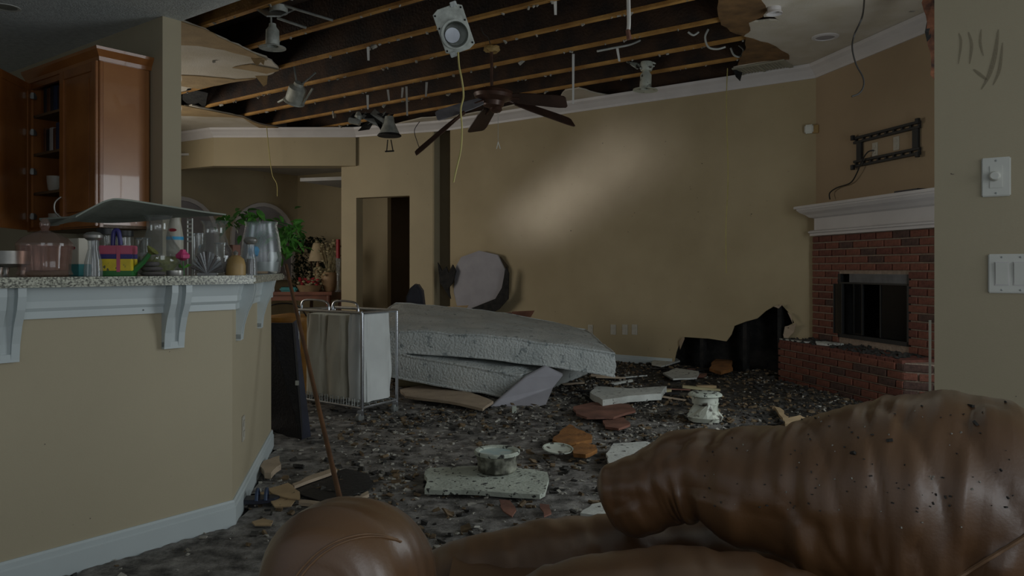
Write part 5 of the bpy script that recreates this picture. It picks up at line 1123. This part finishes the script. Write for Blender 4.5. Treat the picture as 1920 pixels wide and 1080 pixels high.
# second, burnt fan / light near the passage wall
b0 = P(725, 238, 8.9); t = thing('burnt_fixture', 'burnt light fixture dangling in a tangle above the passage doorway', 'light', b0)
def r0(px, py, d=8.9): return P(px, py, d) - b0
s = MB(); s.lathe([(0, .12), (.05, .12), (.06, .05), (.11, -.06), (.12, -.08), (.06, -.07), (0, -.07)], 20, c=tuple(r0(730, 238))); s.build('socket_cone', M['can'], t, smooth=True)
s = MB(); s.lathe([(.12, -.08), (.14, -.10), (.13, -.11), (.0, -.10)], 20, c=tuple(r0(730, 238))); s.build('burnt_rim', M['char'], t, smooth=True)
s = MB(); s.tube([r0(727, 262), r0(725, 284)], .007, 6).tube([r0(733, 262), r0(737, 284)], .007, 6).tube([r0(722, 284), r0(739, 283)], .009, 6); s.build('dangling_bracket', M['black_metal'], t)
rnd = random.Random(17)
for i in range(7):
    a, b = r0(rnd.uniform(652, 700), rnd.uniform(208, 246)), r0(rnd.uniform(690, 735), rnd.uniform(212, 250)); s = MB(); s.poly([a, a + V((.05, .02, .06)), b + V((.03, 0, .05)), b], (0, .01, .01)); s.build('crumpled_strip', M['steel' if i % 2 else 'char'], t)
s = MB(); s.box(tuple(r0(664, 240)), (.13, .1, .06), Matrix.Rotation(.2, 4, 'Y')); s.build('metal_box', M['steel'], t, bevel=.008)
s = MB(); s.lathe([(0, 0), (.03, 0), (.045, .05), (.02, .1), (0, .1)], 14, c=tuple(r0(672, 226))); s.build('lamp_holder', M['can'], t)

# hanging recessed can lights
def can_light(name, label, c, rot, R=.07, h=.17, flange=.10, m='can'):
    t = thing(name, label, 'light', c); t.rotation_euler = rot
    lth(t, 'can', m, [(0, h), (R * .5, h), (R * .55, h * .86), (R * .95, h * .7), (R, .02), (R, 0), (R * .9, 0), (R * .85, h * .6), (0, h * .62)], 28)
    lth(t, 'flange', m, [(R * .9, .006), (flange, -.012), (flange * 1.02, -.02), (R * .85, -.004)], 28, ring=True); return t
c = P(511, 86, 5.95); t = can_light('can_light', 'brass-grey can light hanging under the steel bar hanger at upper left', c, (0, 0, 0), .052, .17, .10)
s = MB(); s.tube([(-.01, 0, .16), (-.012, 0, .24)], .008, 6); s.build('stem', M['steel'], t)
hp_ = thing('bar_hanger', 'steel mounting plate with two bar hangers between the joists', 'bracket', P(520, 18, 5.95))
def hq(px, py, d=5.95): return P(px, py, d) - P(520, 18, 5.95)
s = MB(); s.poly([hq(482, 20), hq(520, 4, 6.2), hq(556, 18, 6.1), hq(526, 32, 5.9), hq(500, 32, 5.85)], (0, 0, .012), [[hq(507 + 0, 22, 5.97) + V((.05 * math.cos(a) + .03, .05 * math.sin(a), 0)) * 1.0 for a in [2 * math.pi * i / 14 for i in range(14)]]]) if False else s.poly([hq(482, 20), hq(520, 4, 6.2), hq(556, 18, 6.1), hq(526, 32, 5.9), hq(500, 32, 5.85)], (0, 0, .012)); s.build('plate', M['steel'], hp_)
s = MB(); s.lathe([(.07, 0), (.07, .05), (.06, .05), (.06, 0)], 24, c=tuple(hq(522, 24, 5.98)), ring=True); s.build('collar', M['can'], hp_, smooth=True)
for a, b in (((518, 6), (624, 38)), ((520, 34), (574, 52))): s = MB(); s.tube([hq(*a), hq(*b)], .010, 6); s.build('hanger_bar', M['steel'], hp_)
c = P(552, 188, 8.0); t = can_light('can_light', 'tilted metal can light dangling near the torn ceiling tongue', c, (.5, .45, 0), .095, .20, .11)
s = MB(); s.tube([(.02, 0, .18), (.10, .1, .34)], .01, 6).tube([(-.02, 0, .18), (-.14, .1, .30)], .01, 6); s.build('bar_hanger', M['steel'], t)
for q in ([(.10, -.02, .0), (.16, -.03, .22)], [(-.10, -.02, -.03), (-.16, 0, -.10)]): s = MB(); s.tube(q, .012, 6); s.build('spring_arm', M['can'], t)
# large can seen from below with its square flange
c = P(851, 55, 4.6); bt = thing('can_housing', 'large square-flanged recessed can dangling on a yellow wire', 'light', c)
view = (V((0, 0, H)) - c).normalized(); ex = (P(890, 40, 4.6) - P(828, 76, 4.6)); ex = V((1, 0, .35)).normalized(); ez = view; ex = (ex - ez * ex.dot(ez)).normalized(); ey = ez.cross(ex)
rotm = Matrix((ex, ey, ez)).transposed().to_4x4(); bt.matrix_world = Matrix.Translation(c) @ rotm
w = .092; hh = .135
s = MB(); s.poly([(-w, -hh * .85, 0), (-w * .55, -hh, 0), (w * .55, -hh, 0), (w, -hh * .85, 0), (w, hh * .85, 0), (w * .6, hh, 0), (-w * .6, hh, 0), (-w, hh * .85, 0)], (0, 0, -.01), [[(.078 * math.cos(a), .078 * math.sin(a) - .03, 0) for a in [2 * math.pi * i / 28 for i in range(28)]]]); s.build('square_flange', M['can'], bt, bevel=.002, seg=1)
s = MB(); s.lathe([(.086, .004), (.086, .012), (.076, .012), (.072, -.05), (.066, -.13), (0, -.135)], 32, c=(0, -.03, 0), open=True); s.build('can', M['can'], bt, smooth=True)
s = MB(); s.lathe([(.045, -.10), (.045, -.125), (0, -.126)], 24, c=(-.02, -.03, 0)); s.build('lamp_face', M['chrome'], bt, smooth=True)
for x in (-w + .012, w - .012):
    for y in (-hh + .03, hh - .03, .03): s = MB(); s.lathe([(0, .001), (.006, .001), (.006, .003), (0, .003)], 10, c=(x, y, 0)); s.build('flange_hole', M['char'], bt)
for x, y in ((-.05, -hh), (.045, hh)): s = MB(); s.box((x, y, 0), (.04, .03, .02)); s.build('clip', M['steel'], bt, bevel=.003)
def wire(name, pts, r, m, label, cat='wire'):
    s = MB(); s.tube(smooth_path(pts, 6), r, 6); tag(recenter(s.build(name, M[m], smooth=True)), label, cat)
wire('electric_wire', [P(859, 98, 4.6), P(861, 125, 4.6), P(866, 150, 4.6), P(869, 180, 4.62), P(864, 205, 4.6), P(866, 240, 4.6), P(864, 280, 4.6), P(855, 320, 4.6), P(850, 342, 4.6)], .0055, 'yellow_wire', 'yellow wire hanging from the large can housing')
wire('electric_wire', [G(1621, -10, CEIL), P(1617, 30, 5.2), P(1602, 65, 5.3), P(1598, 90, 5.3), P(1605, 120, 5.3), P(1618, 145, 5.3), P(1619, 162, 5.3), P(1611, 175, 5.3), P(1597, 181, 5.3)], .006, 'black_wire', 'black wire dangling in front of the chimney wall')
wire('electric_wire', [P(1364, 128, 7.66), P(1362, 200, 7.66), P(1365, 330, 7.66), P(1361, 430, 7.66), P(1362, 512, 7.66)], .0045, 'yellow_wire', 'long thin pale wire hanging down the back wall')
wire('electric_wire', [G(500, 236, CEIL), P(503, 270, 10.75), P(510, 325, 10.75), P(519, 345, 10.75), P(520, 368, 10.75)], .006, 'yellow_wire', 'short yellow wire hanging before the nook header')
wire('electric_wire', [P(787, 228, 9.6), P(777, 245, 9.6), P(783, 268, 9.6), P(786, 276, 9.6)], .005, 'black_wire', 'short black wire hanging by the niche')
wire('electric_wire', [P(902, 50, 6.4), P(906, 62, 6.5), P(915, 70, 6.6), P(919, 82, 6.8)], .005, 'black_wire', 'dark wire curling above the fan canopy')
wire('electric_wire', [P(1120, 96, 7.0), P(1150, 90, 7.1), P(1180, 84, 7.2), P(1200, 76, 7.3)], .010, 'pale_wire', 'pale cable running along a joist near the white pipe')
for i, pts in enumerate(([P(1328, 55, 6.8), P(1322, 70, 6.8), P(1328, 88, 6.8), P(1344, 92, 6.8), P(1360, 88, 6.8)], [P(1370, 90, 7.3), P(1376, 103, 7.3), P(1388, 106, 7.3), P(1394, 94, 7.3), P(1385, 85, 7.3)], [P(1290, 60, 6.7), P(1300, 66, 6.7), P(1310, 60, 6.7)])):
    wire('electric_wire', pts, .009, 'pale_wire', ['white cable loop hanging from the joist left of the brown flaps', 'curled white cable bundle beside the lower brown flap', 'short white cable end on the joist bay near the flaps'][i])
# white pipes and straps
wire('white_pipe', [P(1178, -8, 5.4), P(1179, 40, 5.4), P(1178, 56, 5.4)], .014, 'pvc', 'white plastic pipe hanging between joists at upper right', 'pipe')
s = MB(); s.tube([P(1177, 56, 5.4), P(1180, 74, 5.4)], [.016, .018], 8); tag(recenter(s.build('pipe_end', M['redbrown'])), 'scorched end piece of the hanging white pipe', 'pipe')
for i, (x0, y0, x1, y1, d) in enumerate(((1075, 101, 1075, 194, 7.4), (689, 178, 689, 204, 7.7), (762, 162, 763, 216, 8.2), (755, 164, 753, 182, 8.2), (727, 168, 729, 188, 8.2), (800, 154, 798, 180, 7.7), (690, 88, 690, 112, 6.6), (1041, 0, 1042, 26, 5.8), (1157, 88, 1162, 114, 7.2))):
    s = MB(); a, b = P(x0, y0, d), P(x1, y1, d); s.poly([a + V((-.012, 0, 0)), a + V((.012, 0, 0)), b + V((.009, .02, 0)), b + V((-.009, .02, 0))], (0, .006, 0))
    labs = ['longest white strip hanging right of the ceiling fan', 'short pale strip hanging above the burnt fixture', 'long pale strip hanging left of the yellow wire', 'stub of pale strip beside the long one left of the yellow wire', 'short pale strip hanging between the burnt fixture and yellow wire', 'short pale strip hanging just left of the yellow wire', 'short pale strip hanging below the second joist left of the can housing', 'pale strip hanging at the top edge right of the can housing', 'short pale strip hanging above the white spotlight']
    tag(recenter(s.build('hanging_strip', M['pvc'])), labs[i], 'strip', 'pale strips hanging from the joists')
# white spot at right
c = P(1210, 166, 7.9); t = can_light('can_light', 'white dusty spotlight hanging under the joists right of the fan', c, (0, .05, 0), .06, .20, .125, 'ceramic')
s = MB(); s.poly([(-.20, .05, .27), (-.10, -.04, .18), (.08, -.02, .22), (.10, .08, .27)], (0, 0, .012)).tube([(.06, 0, .27), (.26, .02, .20)], .01, 6); s.build('mounting_bracket', M['ceramic'], t)
lth(t, 'socket', 'ceramic', [(.055, .18), (.07, .22), (.06, .27), (0, .28)], 18)
# white can at the top edge, ceiling downlight and vent
p = G(1452, 14, CEIL); t = can_light('can_light', 'small white can light at the top edge of the torn ceiling', p - V((0, 0, -.0)), (0, 0, 0), .05, .16, .06, 'white_warm'); t.location.z = CEIL - .03
p = G(1547, 69, CEIL); t = thing('downlight', 'round flush downlight in the remaining ceiling before the chimney wall', 'light', p); lth(t, 'trim_ring', 'white_warm', [(.075, -.002), (.08, -.012), (.11, -.006), (.112, 0), (.075, 0)], 36, ring=True); lth(t, 'lens', 'window_grey', [(0, -.006), (.077, -.006)], 30, open=True)
vt = thing('ceiling_vent', 'beige ceiling air vent beside the lower brown flap', 'vent', G(1430, 128, CEIL))
vc = vt.location.copy(); q = [G(1372, 127, CEIL), G(1470, 110, CEIL), G(1492, 127, CEIL), G(1394, 143, CEIL)]; q = [p - vc + V((0, 0, -.004)) for p in q]
s = MB(); s.poly(q, (0, 0, -.012), [[p.lerp(sum(q, V()) / 4, .16) for p in q]]); s.build('frame', M['vent'], vt)
i4 = [p.lerp(sum(q, V()) / 4, .16) for p in q]
for k in range(14):
    f = (k + .5) / 14; a, b = i4[0].lerp(i4[1], f), i4[3].lerp(i4[2], f); dv = (i4[1] - i4[0]) / 14 * .3; s = MB(); s.poly([a - dv, a + dv, b + dv, b - dv], (0, 0, -.006)); s.build('slat', M['vent'], vt)
s = MB(); a = i4[0].lerp(i4[1], .47); b = i4[3].lerp(i4[2], .47); dv = (i4[1] - i4[0]) * .03; s.poly([a - dv, a + dv, b + dv, b - dv], (0, 0, -.012)); s.build('center_bar', M['vent'], vt)
